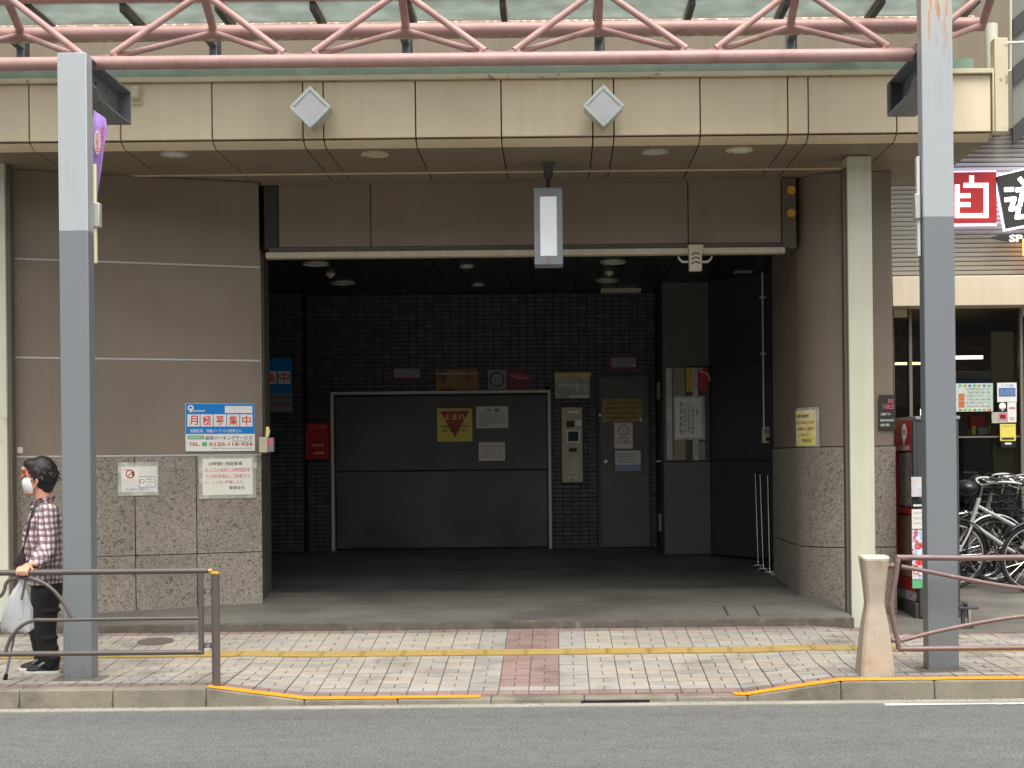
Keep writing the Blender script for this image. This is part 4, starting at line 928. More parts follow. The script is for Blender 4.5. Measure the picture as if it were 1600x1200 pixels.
# steel door
sdn = empty('steel_door', BW.pt(*BW.st(975, 856)), 'narrow grey steel door with notices right of the payment terminal', 'door')
dr = BW.rect(933, 583.5, 1018, 856)
plate(BW, (dr[0], dr[1], fl, dr[3]), 'dark_steel', sdn, .002, .02, 'frame', st=True, bevel=.004)
dl = BW.rect(938, 588, 1014, 853); plate(BW, (dl[0], dl[1], fl+.01, dl[3]), 'steel_door', sdn, .021, .05, 'leaf', st=True, bevel=.003)
c = BW.pt(*BW.st(946, 721), .05); kn = MB().tube([c, c+Vector((0, -.03, 0)), c+Vector((0, -.04, 0)), c+Vector((0, -.06, 0))], [.012, .012, .028, .024], 14).build('door_knob', M('chrome'), sdn)
for x, y in ((937.5, 649), (1001, 656)): c = BW.pt(*BW.st(x, y), .051); MB().disc(c, (0, -1, 0), 0, .016, .006, 12).build('magnet', M('sign_white'), sdn)
DP = front(BD-.052)
s = sign(DP, 'notice_plate', 'olive brass coloured notice plate high on the steel door', 'notice', (941.5, 623, 1003, 659), 'brass_plate', .001, .003)
for k in range(4): lettering(DP, '関係者以外立入禁止' if k % 2 else '点検中は機械を停止', (946, 628+k*7.5, 998, 632.5+k*7.5), 'ink', s, .005)
s = sign(DP, 'notice', 'white prohibition notice with red circle on the steel door', 'notice', (960, 660.5, 988.5, 701), 'paper', .001, .003)
c = DP.pt(*DP.st(974, 672), .0045); MB().disc(c, (0, -1, 0), .054, .064, .001).build('ring', M('ink_red'), s); MB().bar(c+Vector((0, 0, -.035)), c+Vector((0, 0, .035)), .002, .022, (0, 1, 0)).build('figure', M('ink'), s); MB().bar(c+Vector((-.04, -.001, .04)), c+Vector((.04, -.001, -.04)), .002, .007, (0, 1, 0)).build('slash', M('ink_red'), s)
lettering(DP, '関係者以外', (967, 682.5, 983, 686), 'ink_red', s, .005); lettering(DP, '立入禁止', (963, 687.5, 986, 692.5), 'ink_red', s, .005)
s = sign(DP, 'notice', 'plastic sleeve with pale blue footed paper low on the steel door', 'notice', (957, 701.5, 1007, 740), 'side_panel', .001, .002)
plate(DP, (961, 704, 1001, 735), 'paper', s, .0032, .0045, 'paper'); plate(DP, (961, 726, 1001, 736), 'pale_blue', s, .0047, .0052, 'footer')
for k in range(4): lettering(DP, '緊急連絡先は管理会社まで', (965, 708+k*4.2, 997, 711+k*4.2), 'ink_grey', s, .0048)
# fire equipment box, inner blue sign
s = sign(BW, 'fire_extinguisher_box', 'bright red fire equipment box on the tiles left of the lift door', 'box', (480, 661, 516, 718), 'fire_red', .008, .12, 'cabinet', bevel=.006)
plate(BW, (480.5, 661.5, 515.5, 674), 'fire_red', s, .1285, .135, 'lid', bevel=.004); lettering(BW, '消火器', (485, 664, 512, 671), 'ink_pink', s, .1355); lettering(BW, '使用方法', (490, 694, 508, 697.5), 'sign_white', s, .129); lettering(BW, '火災の時', (493, 706, 508, 710), 'sign_white', s, .129)
s = sign(LB, 'parking_sign', 'blue and white parking sign on the inner tile wall behind the left jamb', 'sign', (385, 560, 457, 643), 'sign_blue', .008, .008)
plate(LB, (385, 615, 457, 643), 'plate_grey', s, .0165, .018, 'lower_band')
for k, ch in enumerate('募集中'):
    plate(LB, (392+k*21.5, 580, 411+k*21.5, 600), 'sign_white', s, .0165, .018, 'tile'); lettering(LB, ch, (394+k*21.5, 582, 409+k*21.5, 598), 'sign_red', s, .0185, .011)
lettering(LB, 'パーキングサービス', (390, 618, 455, 624), 'ink', s, .0185); lettering(LB, '0120-118-924', (390, 629, 455, 636), 'ink_red', s, .0185); lettering(LB, '月極パーク', (420, 604, 445, 609), 'ink_green', s, .0185)
# lamp strip and downlights inside
def ceil_at(x, y): u, v = uv_of(x, y); D = (CZ-HC)*F/v; return at(x, y, D)
for k, (x, y, rr_) in enumerate(((493, 411, .13), (536, 441, .13), (729, 414.5, .07), (747, 443.5, .07), (958, 408, .13), (949, 437, .13))):
    c = ceil_at(x, y); r = empty('ceiling_light', c, ['near left', 'far left', 'small near centre', 'small far centre', 'near right', 'far right'][k]+' round ceiling light inside the dark garage', 'ceiling light', 'garage ceiling lights')
    MB().disc((c.x, c.y, CZ-.001), (0, 0, -1), rr_*.82, rr_, .02).build('ring', M('lamp_side'), r); MB().disc((c.x, c.y, CZ-.001), (0, 0, -1), 0, rr_*.8, .012).build('lens', M('frost'), r)
for k, (x, y) in enumerate(((516, 427), (952, 424))):
    c = ceil_at(x, y); t = MB(); t.disc((c.x, c.y, CZ-.001), (0, 0, -1), 0, .05, .03, 16); t.tube([(c.x, c.y, CZ-.03), (c.x, c.y, CZ-.05)], [.03, .015], 12)
    tag(t.build('smoke_detector', M('cream_rail')), 'small detector head on the garage ceiling at '+('left' if k == 0 else 'right'), 'detector', 'ceiling detectors')
c = ceil_at(970, 451); tag(MB().box(c.x-.23, c.x+.23, c.y-.06, c.y+.06, CZ-.05, CZ-.001).build('strip_light', M('cream_rail'), bevel=.004), 'unlit rectangular strip light on the garage ceiling', 'strip light')
c = at(1156, 430, 15.8); tag(MB().box(c.x-.1, c.x+.1, 15.5, 15.6, c.z-.012, c.z+.012).build('strip_light', M('plate_grey'), bevel=.003), 'small grey fitting high on the right garage panels', 'strip light')
# items on the right panels
s = sign(P1, 'notice_board', 'weathered strips of board and torn posters on the right panel', 'board', (1040, 574, 1108, 720), 'dark_steel', .002, .006)
for x0, x1, y0, y1, mt in ((1041, 1051, 574.5, 719, 'sleeve'), (1052, 1071, 574.5, 719, 'cardboard2'), (1072, 1083, 574.5, 612, 'pale_yellow2'), (1082, 1091, 574.5, 719, 'sleeve'), (1091, 1107, 576, 610, 'fire_red'), (1086, 1102, 690, 719, 'cardboard2')):
    if mt not in MATS: pmat(mt, (150,140,120) if mt == 'cardboard2' else (206,166,40), .6, .15, 9)
    plate(P1, (x0, y0, x1-.6, y1), mt, s, .0085, .010+.001*(x0 % 3), 'strip')
c0 = P1.pt(*P1.st(1095, 578), .015); MB().tube([c0+Vector((.01*math.cos(k)*2, 0, .02*math.sin(k))) for k in range(6)]+[c0+Vector((.08, 0, -.05)), c0+Vector((.1, 0, -.12))], .006, 8).build('cord', M('paper'), s)
s = sign(P1, 'notice', 'white vertical handwritten notice in a sleeve on the right panel', 'notice', (1053, 619, 1101, 687), 'sleeve', .016, .002)
plate(P1, (1055, 622, 1096, 684), 'paper', s, .0185, .020, 'paper')
for k, (x, txt, y0, y1) in enumerate(((1087, 'お願い', 638, 652), (1080, '入庫前必人乗降', 632, 680), (1074, 'ここは荷物を置く場所', 628, 677), (1068, 'ではありません', 630, 675), (1062, '管理者敬白', 628, 680))):
    n = len(txt); hgt = (y1-y0)/n
    for j, ch in enumerate(txt): lettering(P1, ch, (x, y0+j*hgt, x+4.4, y0+(j+.82)*hgt), 'ink', s, .0205)
hp = front(16.9)
for k, (x, y0, y1) in enumerate(((1029, 598, 624), (1031.5, 802, 830))):
    t = MB(); c = hp.rect(x-2.5, y0, x+2.5, y1); t.pbox(hp, *c, -.02, .02)
    tag(t.build('door_hinge', M('plate_grey'), bevel=.003), ('upper' if k == 0 else 'lower')+' grey hinge in the gap right of the steel door', 'hinge', 'hinges by the side panel')
c = hp.pt(*hp.st(1029, 721)); t = MB(); t.tube([c+Vector((-.03, 0, 0)), c+Vector((.03, -.02, .003))], .011, 10); tag(t.build('lever_handle', M('chrome')), 'small bright lever handle in the gap beside the side panel', 'handle')
# conduit and control box on the angled panels
a, b = P2.pt(*P2.st(1192, 385), .02), P2.pt(*P2.st(1196, 668), .02); a.x = b.x; a.y = b.y
co = empty('conduit', b, 'thin white conduit with switch box hanging down the right garage panels', 'conduit')
MB().tube([a, b], .011, 10).build('pipe', M('frame_white'), co); 
for y in (465, 553): c = P2.pt(*P2.st(1192.5, y), .02); MB().box(b.x-.03, b.x+.03, b.y-.014, b.y+.02, c.z-.01, c.z+.01).build('clip', M('frame_white'), co)
bp2 = front(b.y-.01); s = co; plate(bp2, (1191, 667, 1206, 692), 'cream_rail', co, -.05, .03, 'switch_box', bevel=.006); c = bp2.pt(*bp2.st(1199, 686), .031); MB().disc(c, (0, -1, 0), 0, .022, .012, 12).build('button', M('black'), co); plate(bp2, (1194, 670, 1203, 679), 'ink_grey', co, .0305, .034, 'label_plate')
# stanchions
for k, (x, y, xt) in enumerate(((1185, 883, 1180.5), (1193, 888, 1188), (1203, 893, 1200), (1213, 897.5, 1211))):
    u, v = uv_of(x, y); D = 1.762/((-v)/F+.0412); c = at(x, y, D); zt_ = at(xt, 741+k*1.5, D).z
    r = empty('stanchion', c, ['back most', 'second', 'third', 'front most'][k]+' of four silver barrier posts beside the rounded pillar', 'barrier post', 'silver barrier posts')
    MB().tube([(c.x, D, c.z+.02), (at(xt, 745, D).x, D, zt_)], .013, 12).build('pole', M('chrome'), r); MB().ell((at(xt, 745, D).x, D, zt_), .018, .018, .014).build('knob', M('chrome'), r)
    MB().tube([(c.x, D, floor_z(D)), (c.x, D, floor_z(D)+.012), (c.x, D, floor_z(D)+.025), (c.x, D, floor_z(D)+.04)], [.105, .105, .07, .02], 24).build('base', M('chrome'), r)

# ================================================================== SIGNS ON THE OUTER WALL
s = sign(LW, 'parking_sign', 'blue and white monthly parking sign on the left wall above the granite', 'sign', (289.5, 630.5, 398, 705), 'sign_white', .004, .008)
o1 = .0135; plate(LW, (290, 631, 397.5, 678), 'sign_blue', s, .0125, o1, 'blue_field'); plate(LW, (351, 634.5, 394, 645.5), 'sign_white', s, o1+.0005, o1+.002, 'blank_field')
for k, ch in enumerate('月極募集中'):
    x0 = 292.5+k*20.6; plate(LW, (x0, 647.5, x0+19.3, 666.5), 'sign_white', s, o1+.0005, o1+.002, 'tile'); lettering(LW, ch, (x0+3, 649.5, x0+16.6, 664.5), 'sign_red', s, o1+.003, .011)
lettering(LW, '短期駐車、月極パーク なら総栄ビル', (297, 670.5, 377, 676), 'sign_white', s, o1+.001, .008)
c = LW.pt(*LW.st(297.5, 637.5), o1+.001); ua = LW.u; MB().disc(c, LW.n, .014, .026, .001, 20).build('logo', M('sign_white'), s); MB().add([c+ua*.02*math.cos(a)+Vector((0, 0, .02*math.sin(a)))+LW.n*.0005 for a in (3.4, 6.0)]+[c+Vector((0, 0, -.045))+LW.n*.0005], [(0, 2, 1)]).build('logo', M('sign_white'), s, smooth=0)
lettering(LW, 'parkers', (301, 640, 320, 644.5), 'sign_white', s, o1+.001, .03)
plate(LW, (293, 680.5, 318.5, 686.5), 'ink_green', s, .0125, .0135, 'badge'); lettering(LW, '管理運営会社', (295, 681.7, 316.5, 685.3), 'sign_white', s, .014)
lettering(LW, '総栄パーキングサービス', (320.5, 681, 393.5, 687.5), 'ink', s, .0135); lettering(LW, '株式会社 第二支店', (363, 688, 393, 690.3), 'ink_grey', s, .0135)
lettering(LW, 'TEL.', (294.5, 691.5, 312, 697), 'ink_brown', s, .0135, .03); plate(LW, (315.5, 691, 323, 697), 'ink_green', s, .0125, .0135, 'phone_mark'); lettering(LW, '0120-118-924', (326.5, 691, 394, 697), 'ink_brown', s, .0135, .03); lettering(LW, 'http://www.ps-park.com', (331, 699, 392, 702), 'ink_grey', s, .0135)
s = sign(LW, 'notice', 'cream notice in plastic sleeve under the blue sign on granite', 'notice', (310, 712.5, 399, 779), 'sleeve', .016, .003, 'sleeve')
plate(LW, (316, 716.5, 394, 773), 'cream_paper', s, .0195, .022, 'paper')
for txt, rc, mt in (('24時間使用駐車場', (325, 721.5, 377.5, 727.5), 'ink'), ('出入口の為前に24時間駐車', (320, 731, 390, 737.5), 'ink_pink'), ('での駐停車はご遠慮下さ', (320, 741, 390.5, 747), 'ink_pink'), ('い。レッカー移動します。', (320, 750.5, 381, 756.5), 'ink_pink'), ('管理会社', (357.5, 759, 382, 764.5), 'ink')):
    lettering(LW, txt, rc, mt, s, .0225, .008)
c = LW.rect(393, 719, 400, 734); MB().pbox(LW, c[0], c[1], c[2], c[3], .0225, .026).build('tape', M('sleeve'), s)
s = sign(LW, 'notice', 'white landscape notice with red symbols in sleeve on the granite', 'notice', (184, 722.5, 247.5, 774.5), 'sleeve', .016, .003, 'sleeve')
plate(LW, (189, 728.5, 245, 768.5), 'paper', s, .0195, .021, 'paper'); plate(LW, (191.5, 731.5, 216.5, 748.5), 'cream_paper', s, .0213, .0222, 'card'); plate(LW, (217, 744.5, 242.5, 761.5), 'ink_grey', s, .0213, .022, 'card'); plate(LW, (218, 745.5, 241.5, 760.5), 'sign_white', s, .0223, .023, 'card')
c = LW.pt(*LW.st(203, 740.5), .0225); MB().disc(c, LW.n, .028, .037, .001, 24).build('ring', M('ink_red'), s); MB().obox(c+Vector((0, 0, 0)), (LW.u+Vector((0, 0, 1)))*.018, (LW.u-Vector((0, 0, 1)))*.003, LW.n*.0008).build('slash', M('ink_red'), s); MB().obox(c+LW.u*.022, LW.u*.006, Vector((0, 0, .02)), LW.n*.0006).build('figure', M('ink'), s)
c = LW.pt(*LW.st(222, 752), .0233); MB().disc(c, LW.n, .014, .019, .001, 20).build('ring', M('ink_red'), s)
for k in range(3): lettering(LW, ['駐車禁止', 'NO PARKING', 'ご協力下さい'][k], (227, 747+k*4.6, 240, 750+k*4.6), 'ink_grey', s, .0236)
lettering(LW, '路上駐車はご遠慮下さい', (196, 763, 234, 766), 'ink_blue', s, .0215); lettering(LW, '無断駐車', (193, 733, 201, 735.5), 'ink_red', s, .0225)
tag(plate(LW, (27, 698.5, 35.5, 708), 'paper', None, .002, .006, 'sticker'), 'tiny white square sticker on the left wall above the person', 'sticker')
# yellow notice bent round the pillar
CX, CY = px0+rad, PD+rad
def bent(x0, y0, x1, y1, o, name, mat, parent, th=.003):
    """a sheet that follows the rounded corner"""
    def ang(x):
        lo, hi = math.pi*1.02, math.pi*1.5
        best = min((abs(px((CX+rad*math.cos(a), CY+rad*math.sin(a), 1.6))[0]-x), a) for a in [lo+(hi-lo)*k/400 for k in range(401)]); return best[1]
    a0, a1 = ang(x0), ang(x1); zt_ = at((x0+x1)/2, y0, PD+.1).z; zb_ = at((x0+x1)/2, y1, PD+.1).z; t = MB(); n = 12; ring = []
    for rr_ in (rad+o, rad+o+th): ring.append([[(CX+rr_*math.cos(lerp(a0, a1, k/n)), CY+rr_*math.sin(lerp(a0, a1, k/n)), z) for z in (zb_, zt_)] for k in range(n+1)])
    vs = [p for R_ in ring for c_ in R_ for p in c_]; m = (n+1)*2; fs = []
    for k in range(n): fs += [(m+2*k, m+2*k+2, m+2*k+3, m+2*k+1), (2*k, 2*k+1, 2*k+3, 2*k+2), (2*k+1, m+2*k+1, m+2*k+3, 2*k+3), (2*k, 2*k+2, m+2*k+2, m+2*k)]
    fs += [(0, m, m+1, 1), (2*n, 2*n+1, m+2*n+1, m+2*n)]; t.add(vs, fs); return t.build(name, M(mat), parent, smooth=30), (a0, a1, zb_, zt_)
pn = empty('notice', (CX-.3, PD+.1, 1.55), 'pale yellow notice in a sleeve bent round the granite pillar corner', 'notice')
bent(1238, 636, 1281, 698, .001, 'sleeve', 'sleeve', pn); _, (a0, a1, zb_, zt_) = bent(1240, 640, 1276, 696, .0055, 'paper', 'pale_yellow', pn)
for txt, f0_, f1_, g0, g1, mt in (('24時間使用駐車場', .1, .75, .78, .88, 'ink'), ('出入口の為前に24時', .05, .95, .60, .70, 'ink_brown'), ('での駐停車はご遠慮下', .05, .97, .42, .52, 'ink_red'), ('レッカー移動します。', .2, .75, .25, .35, 'ink_brown'), ('管理会社', .45, .85, .09, .19, 'ink')):
    vs, fs = glyphs(txt, .008); t = MB(); rr_ = rad+.0095
    t.add([(CX+rr_*math.cos(lerp(a0, a1, lerp(f0_, f1_, u))), CY+rr_*math.sin(lerp(a0, a1, lerp(f0_, f1_, u))), lerp(zb_, zt_, lerp(g0, g1, v))) for u, v in vs], fs); t.build('lettering', M(mt), pn, smooth=0, fix=False)
b = front(PD-.004); s = sign(b, 'shop_notice', 'small black notice with pink print on the pillar behind the railing', 'notice', (1373.5, 617, 1399, 671), 'shop_black', .002, .005)
for txt, rc in (('禁煙', (1387, 623, 1396, 630)), ('TABLES', (1378.5, 632, 1397, 639)), ('ご遠慮下さい', (1375, 645, 1392, 649)), ('SMOKING', (1375, 655, 1396, 658.5)), ('店長', (1375, 662, 1390, 666))): lettering(b, txt, rc, 'ink_pink' if rc[1] < 640 else 'sign_white', s, .0075)

# ================================================================== SHOP NEXT DOOR
SD = 15.5; SP = front(SD); xs0 = at(1385, 500, SD).x; XS1 = 9.5
shop = empty('shop_building', (4, SD, zfc(SD)), 'neighbouring shop with ribbed grey siding and glass front at right', 'building')
zA, zB_ = SP.st(1500, 436)[1], SP.st(1500, 150)[1]; n = int((zB_-zA)/.047)
for k in range(n):
    z = zA+.047*k; t = MB(); t.hexa([(xs0,SD-.004,z),(XS1,SD-.004,z),(XS1,SD+.03,z),(xs0,SD+.03,z),(xs0,SD-.022,z+.036),(XS1,SD-.022,z+.036),(XS1,SD+.03,z+.04),(xs0,SD+.03,z+.04)])
    t.build('siding_slat', M('siding'), shop, smooth=0)
MB().box(xs0-.2, XS1, SD+.031, SD+.3, zA-.1, 9).build('wall', M('stripe_dark'), shop)
MB().box(xs0, XS1, SD-.3, SD+.02, SP.st(1500, 482)[1], zA-.004).build('lintel', M('shop_beam'), shop, bevel=.006)
zl0 = SP.st(1500, 482)[1]-.004; zg0 = zfc(SD)
MB().box(xs0-.1, XS1, SD+4, SD+4.2, zg0-.1, zA).build('back_wall', M('window_view'), shop); MB().box(xs0-.3, xs0-.1, SD, SD+4, zg0-.1, zA).build('side_wall', M('shop_wood'), shop)
MB().box(xs0-.1, XS1, SD+.3, SD+4, zl0+.05, zl0+.15).build('ceiling', M('shop_dark'), shop); MB().box(xs0-.1, XS1, SD+.0, SD+4, zg0-.1, zg0+.01).build('floor', M('shop_dark'), shop)
MB().box(XS1, XS1+.2, SD, SD+4, zg0-.1, 9).build('side_wall', M('shop_wood'), shop)
def sx(x, y=600): return SP.st(x, y)[0]
def mull(x0, x1, nm='mullion', mt='window_frame', y0=None, o0=-.06, o1=.04): MB().pbox(SP, sx(x0), sx(x1), zg0, zl0 if y0 is None else SP.st(x0, y0)[1], o0, o1).build(nm, M(mt), shop, bevel=.004)
mull(1395, 1396.5); mull(1419.5, 1424.5); mull(1592.5, 1597.5); mull(1660, 1665); mull(1760, 1766)
MB().pbox(SP, sx(1396.5), sx(1418.5), SP.st(1408, 496)[1], zl0, -.04, .02).build('transom_panel', M('shop_beam'), shop)
MB().pbox(SP, sx(1598), sx(1660), SP.st(1620, 494)[1], zl0, -.04, .02).build('transom_panel', M('shop_beam'), shop)
MB().pbox(SP, sx(1553), sx(1588), zg0, SP.st(1570, 517)[1], -.12, -.07).build('inner_panel', M('olive_panel'), shop, bevel=.004)
for a, b in ((1397, 1419), (1425, 1592), (1598, 1659.5), (1665.5, 1759.5)): MB().pbox(SP, sx(a), sx(b), zg0+.02, zl0-.004, -.012, -.004).build('window_pane', M('shop_glass'), shop, smooth=0)
MB().pbox(SP, sx(1425), sx(1592), SP.st(1500, 683)[1]-.008, SP.st(1500, 683)[1]+.008, -.03, .012).build('push_bar', M('window_frame'), shop)
# things seen through the glass
ip = front(SD+1.6)
t = MB(); c = ip.rect(1440, 556, 1536, 561); t.pbox(ip, *c, -.05, 0); tag(t.build('strip_lamp', M('warm_lamp')), 'warm lit strip lamp glimpsed through the shop window', 'lamp')
t = MB(); c = ip.rect(1400, 566, 1452, 569.5); t.pbox(ip, *c, -.05, 0); tag(t.build('strip_lamp', M('warm_lamp')), 'warm lit strip lamp glimpsed left of the rusty post', 'lamp')
t = MB(); c = ip.rect(1505, 683, 1552, 800); t.pbox(ip, *c, -.5, 0); ob = t.build('shop_counter', M('black'), bevel=.01); tag(ob, 'dark counter behind the shop window', 'counter')
rk = empty('display_rack', ip.pt(*ip.st(1524, 590), 0), 'dim shelf with blue boxes hanging behind the shop window', 'rack')
plate(ip, (1495, 580, 1552, 592), 'stripe_grey', rk, -.2, .0, 'shelf', bevel=.004); plate(ip, (1495, 593, 1552, 600), 'ink_blue', rk, -.2, -.01, 'box_row')
for k, (x0, y0, x1, y1, mt, lb) in enumerate(((1517, 650, 1538, 670, 'fire_red', 'dim red box on the counter behind the shop glass'), (1518, 666, 1524, 679, 'pale_yellow', 'small lit yellow card on the shop counter'), (1541, 664, 1552, 678, 'cardboard', 'small brown box on the shop counter'), (1526, 668, 1540, 679, 'plate_grey', 'grey till on the counter behind the glass'))):
    c = ip.rect(x0, y0, x1, y1); tag(MB().pbox(ip, *c, -.15+.02*k, .02*k).build('counter_box', M(mt), bevel=.004), lb, 'box')
# posters on the glass
s = sign(SP, 'poster', 'pale green landscape poster with small print on the shop glass', 'poster', (1486, 599, 1551.5, 643), 'print_pastel', .0, .004)
plate(SP, (1497.5, 615, 1507, 626), 'ink_brown', s, .0045, .0052, 'picture'); plate(SP, (1497.5, 626.6, 1507, 637), 'ink_brown', s, .0045, .0052, 'picture')
for k in range(6): lettering(SP, 'ご利用料金のご案内と会員様への特典' if k % 2 else '店内の設備をご自由にお使い下さい', (1509, 606+k*5.4, 1547, 609.5+k*5.4), 'ink_grey', s, .0048)
for k in range(7): plate(SP, (1498+k*7.5, 601, 1502+k*7.5, 604.5), ('ink_green', 'gold', 'ink_blue')[k % 3], s, .0045, .0052, 'motif'); plate(SP, (1498+k*7.5, 639, 1503+k*7.5, 642), ('ink_brown', 'ink_green', 'gold')[k % 3], s, .0045, .0052, 'motif')
DPN = front(SD-.072+.14); DPN = front(SD-.05)
s = sign(DPN, 'poster', 'white poster with blue band on the olive panel of the shop', 'poster', (1558, 598, 1588.5, 628), 'paper', .0, .004)
plate(DPN, (1560.5, 606, 1586.5, 619.5), 'ink_blue', s, .0045, .0055, 'band'); lettering(DPN, '会員制', (1562, 608, 1585, 617.5), 'plate_grey', s, .006); lettering(DPN, 'ご入店', (1564, 600.5, 1583, 604), 'ink_blue', s, .005)
s = sign(DPN, 'sticker', 'black sticker with white balloon mark on the olive panel', 'sticker', (1559.5, 628.5, 1573, 643), 'black', .0, .003)
c = DPN.pt(*DPN.st(1566.3, 634.5), .0035); MB().disc(c, (0, -1, 0), 0, .036, .001, 20).build('balloon', M('sign_white'), s); MB().add([c+Vector((-.02, -.001, -.025)), c+Vector((.02, -.001, -.025)), c+Vector((0, -.001, -.055))], [(0, 1, 2)]).build('balloon_tip', M('sign_white'), s, smooth=0)
s = sign(DPN, 'sticker', 'white tall sticker with pink mark beside the balloon sticker', 'sticker', (1574, 628.5, 1588, 660), 'paper', .0, .003); plate(DPN, (1576.5, 636, 1586.5, 639), 'ink_pink', s, .0035, .0045, 'mark'); lettering(DPN, '可', (1577, 652, 1585, 657), 'ink_grey', s, .004)
s = sign(DPN, 'sticker', 'wine red framed sticker on pale card on the olive panel', 'sticker', (1549.5, 644, 1573.5, 661), 'sleeve', .0, .003); plate(DPN, (1560, 645.5, 1573, 656), 'ink_pink', s, .0035, .0045, 'frame'); plate(DPN, (1562.5, 648, 1571, 654), 'wine', s, .0047, .0055, 'mark')
s = sign(DPN, 'poster', 'bright yellow payment poster on the olive panel of the shop', 'poster', (1562.5, 662.5, 1587, 689), 'yellow_paper', .0, .004); plate(DPN, (1565, 683.5, 1584.5, 687), 'ink', s, .0045, .0055, 'band'); lettering(DPN, 'ご利用になれます', (1566, 664.5, 1583, 667), 'ink_grey', s, .005)
s = sign(DPN, 'sticker', 'black sticker with white cup mark below the yellow poster', 'sticker', (1564, 690, 1586.5, 699), 'black', .0, .003); plate(DPN, (1570, 691.5, 1580, 694.5), 'paper', s, .0035, .0045, 'cup_mark')
# lit shop signs
def stroke(pl, pts, w, mat, parent, o0, o1):
    t = MB()
    for (a, b) in zip(pts, pts[1:]):
        p, q_ = pl.pt(*pl.st(*a), (o0+o1)/2), pl.pt(*pl.st(*b), (o0+o1)/2); d = (q_-p).normalized(); t.bar(p-d*w*.48, q_+d*w*.48, o1-o0, w, (0, 0, 1) if abs(d.z) < .9 else (1, 0, 0))
    return t.build('stroke', M(mat), parent, bevel=.012, seg=3)
def Z(x, y): return 1470+x/7.06, 240+y/7.06
SG = front(SD-.12); w = .046
s = empty('shop_sign', SG.pt(*SG.st(1519, 350)), 'square red lit sign with white character on the ribbed siding', 'sign')
plate(SG, (1474, 269.5, 1556, 349), 'shop_red', s, -.02, .03, 'board', bevel=.004); plate(SG, (1472, 266.5, 1558, 352), 'sign_halo', s, -.05, -.022, 'halo')
for pts in ([(330, 272), (330, 345)], [(265, 357), (490, 357)], [(490, 357), (490, 690)], [(490, 690), (172, 690)], [(172, 690), (172, 372)], [(172, 470), (292, 470)], [(172, 568), (292, 568)]):
    stroke(SG, [Z(*p) for p in pts], w, 'sign_lit', s, .031, .036)
SG2 = front(SD-.15)
s = empty('shop_sign', SG2.pt(*SG2.st(1590, 355)), 'tilted black lit sign with white character at the right edge', 'sign')
cr = [SG2.pt(*SG2.st(*Z(*p)), .02) for p in ((612, 255), (1130, 130), (1130, 745), (718, 828))]
MB().extr(cr, (0, .05, 0)).build('board', M('shop_black'), s, bevel=.004)
cr = [SG2.pt(*SG2.st(*Z(*p)), -.035) for p in ((598, 235), (1150, 105), (1150, 770), (705, 850))]; MB().extr(cr, (0, .02, 0)).build('halo', M('sign_halo'), s)
for pts in ([(715, 402), (775, 400)], [(870, 290), (905, 330)], [(840, 405), (1010, 385)], [(900, 400), (868, 560)], [(720, 512), (800, 505)], [(800, 505), (770, 615)], [(770, 615), (850, 605)], [(850, 605), (835, 705)], [(835, 705), (1080, 680)], [(980, 300), (980, 560)], [(1040, 400), (1080, 560)]):
    stroke(SG2, [Z(*p) for p in pts], w, 'sign_lit', s, .021, .027)
s = empty('shop_sign', SG2.pt(*SG2.st(1590, 380)), 'long pointed dark lens shaped sign lettered SP under the lit signs', 'sign')
a0_, b0_ = Z(552, 930), Z(1300, 930); pts = []
for k in range(25):
    f = k/24; pts.append((lerp(a0_[0], b0_[0], f), 930/7.06+240-8.0*math.sin(math.pi*f)**.6))
for k in range(23, 0, -1):
    f = k/24; pts.append((lerp(a0_[0], b0_[0], f), 930/7.06+240+6.5*math.sin(math.pi*f)**.6))
MB().extr([SG2.pt(*SG2.st(*p), .03) for p in pts], (0, .04, 0)).build('board', M('shop_black'), s, bevel=.003)
lettering(SG2, 'SP', (1575, 367, 1597, 379), 'sign_white', s, .033, .05)
s = sign(SG2, 'lit_ornament', 'small glowing orange rounded sign at the right edge', 'sign', (1595.5, 374, 1618, 401), 'orange_lit', .04, .03, bevel=.012); plate(SG2, (1599, 378, 1614, 397), 'sign_lit', s, .0705, .075, 'panel', bevel=.006)

# striped stair wall high at right
stw = empty('stair_wall', (5.2, 16.9, 4), 'dark grey stair wall with diagonal stripes at the top right corner', 'wall')
SW = front(15.36); x0_, x1_ = sx(1560)-.2, 9
MB().box(at(1582, 100, 15.4).x, x1_, 15.4, 15.46, SP.st(1590, 205)[1]+.02, 9).build('wall', M('stripe_grey'), stw)
for y in (-60, 50, 125, 218):
    p = [SW.pt(*SW.st(*q_), .0) for q_ in ((1583, y+8), (1800, y+8-190), (1800, y-20-190), (1583, y-20))]; MB().extr(p, (0, .04, 0)).build('stripe', M('stripe_dark'), stw)

# ================================================================== DISPLAY CABINET
Pn = at(1432, 700, 12.45); Pf = at(1398, 700, 13.15); CF = Pl((Pf.x, Pf.y), (Pn.x, Pn.y)); zb0 = zfc(12.6)
cb = empty('display_cabinet', (Pn.x, 12.8, zb0), 'tall red and dark advertising cabinet with pictures behind the railing', 'cabinet')
ztop_ = at(1430, 656, 12.45).z; zb1 = zb0+.12
u = Vector((CF.u.x, CF.u.y, 0)); back = Vector((-CF.n.x, -CF.n.y, 0))
t = MB(); t.pbox(CF, 0, CF.L, zb1, ztop_, -.36, 0); t.build('body', M('machine_dark'), cb, bevel=.008)
t = MB(); t.pbox(CF, -.02, CF.L+.06, zb0-.02, zb1-.004, -.40, .04); t.build('plinth', M('dark_steel'), cb, bevel=.006)
t = MB(); t.pbox(CF, -.012, CF.L+.012, ztop_+.001, ztop_+.03, -.37, .01); t.build('top_cap', M('plate_grey'), cb, bevel=.004)
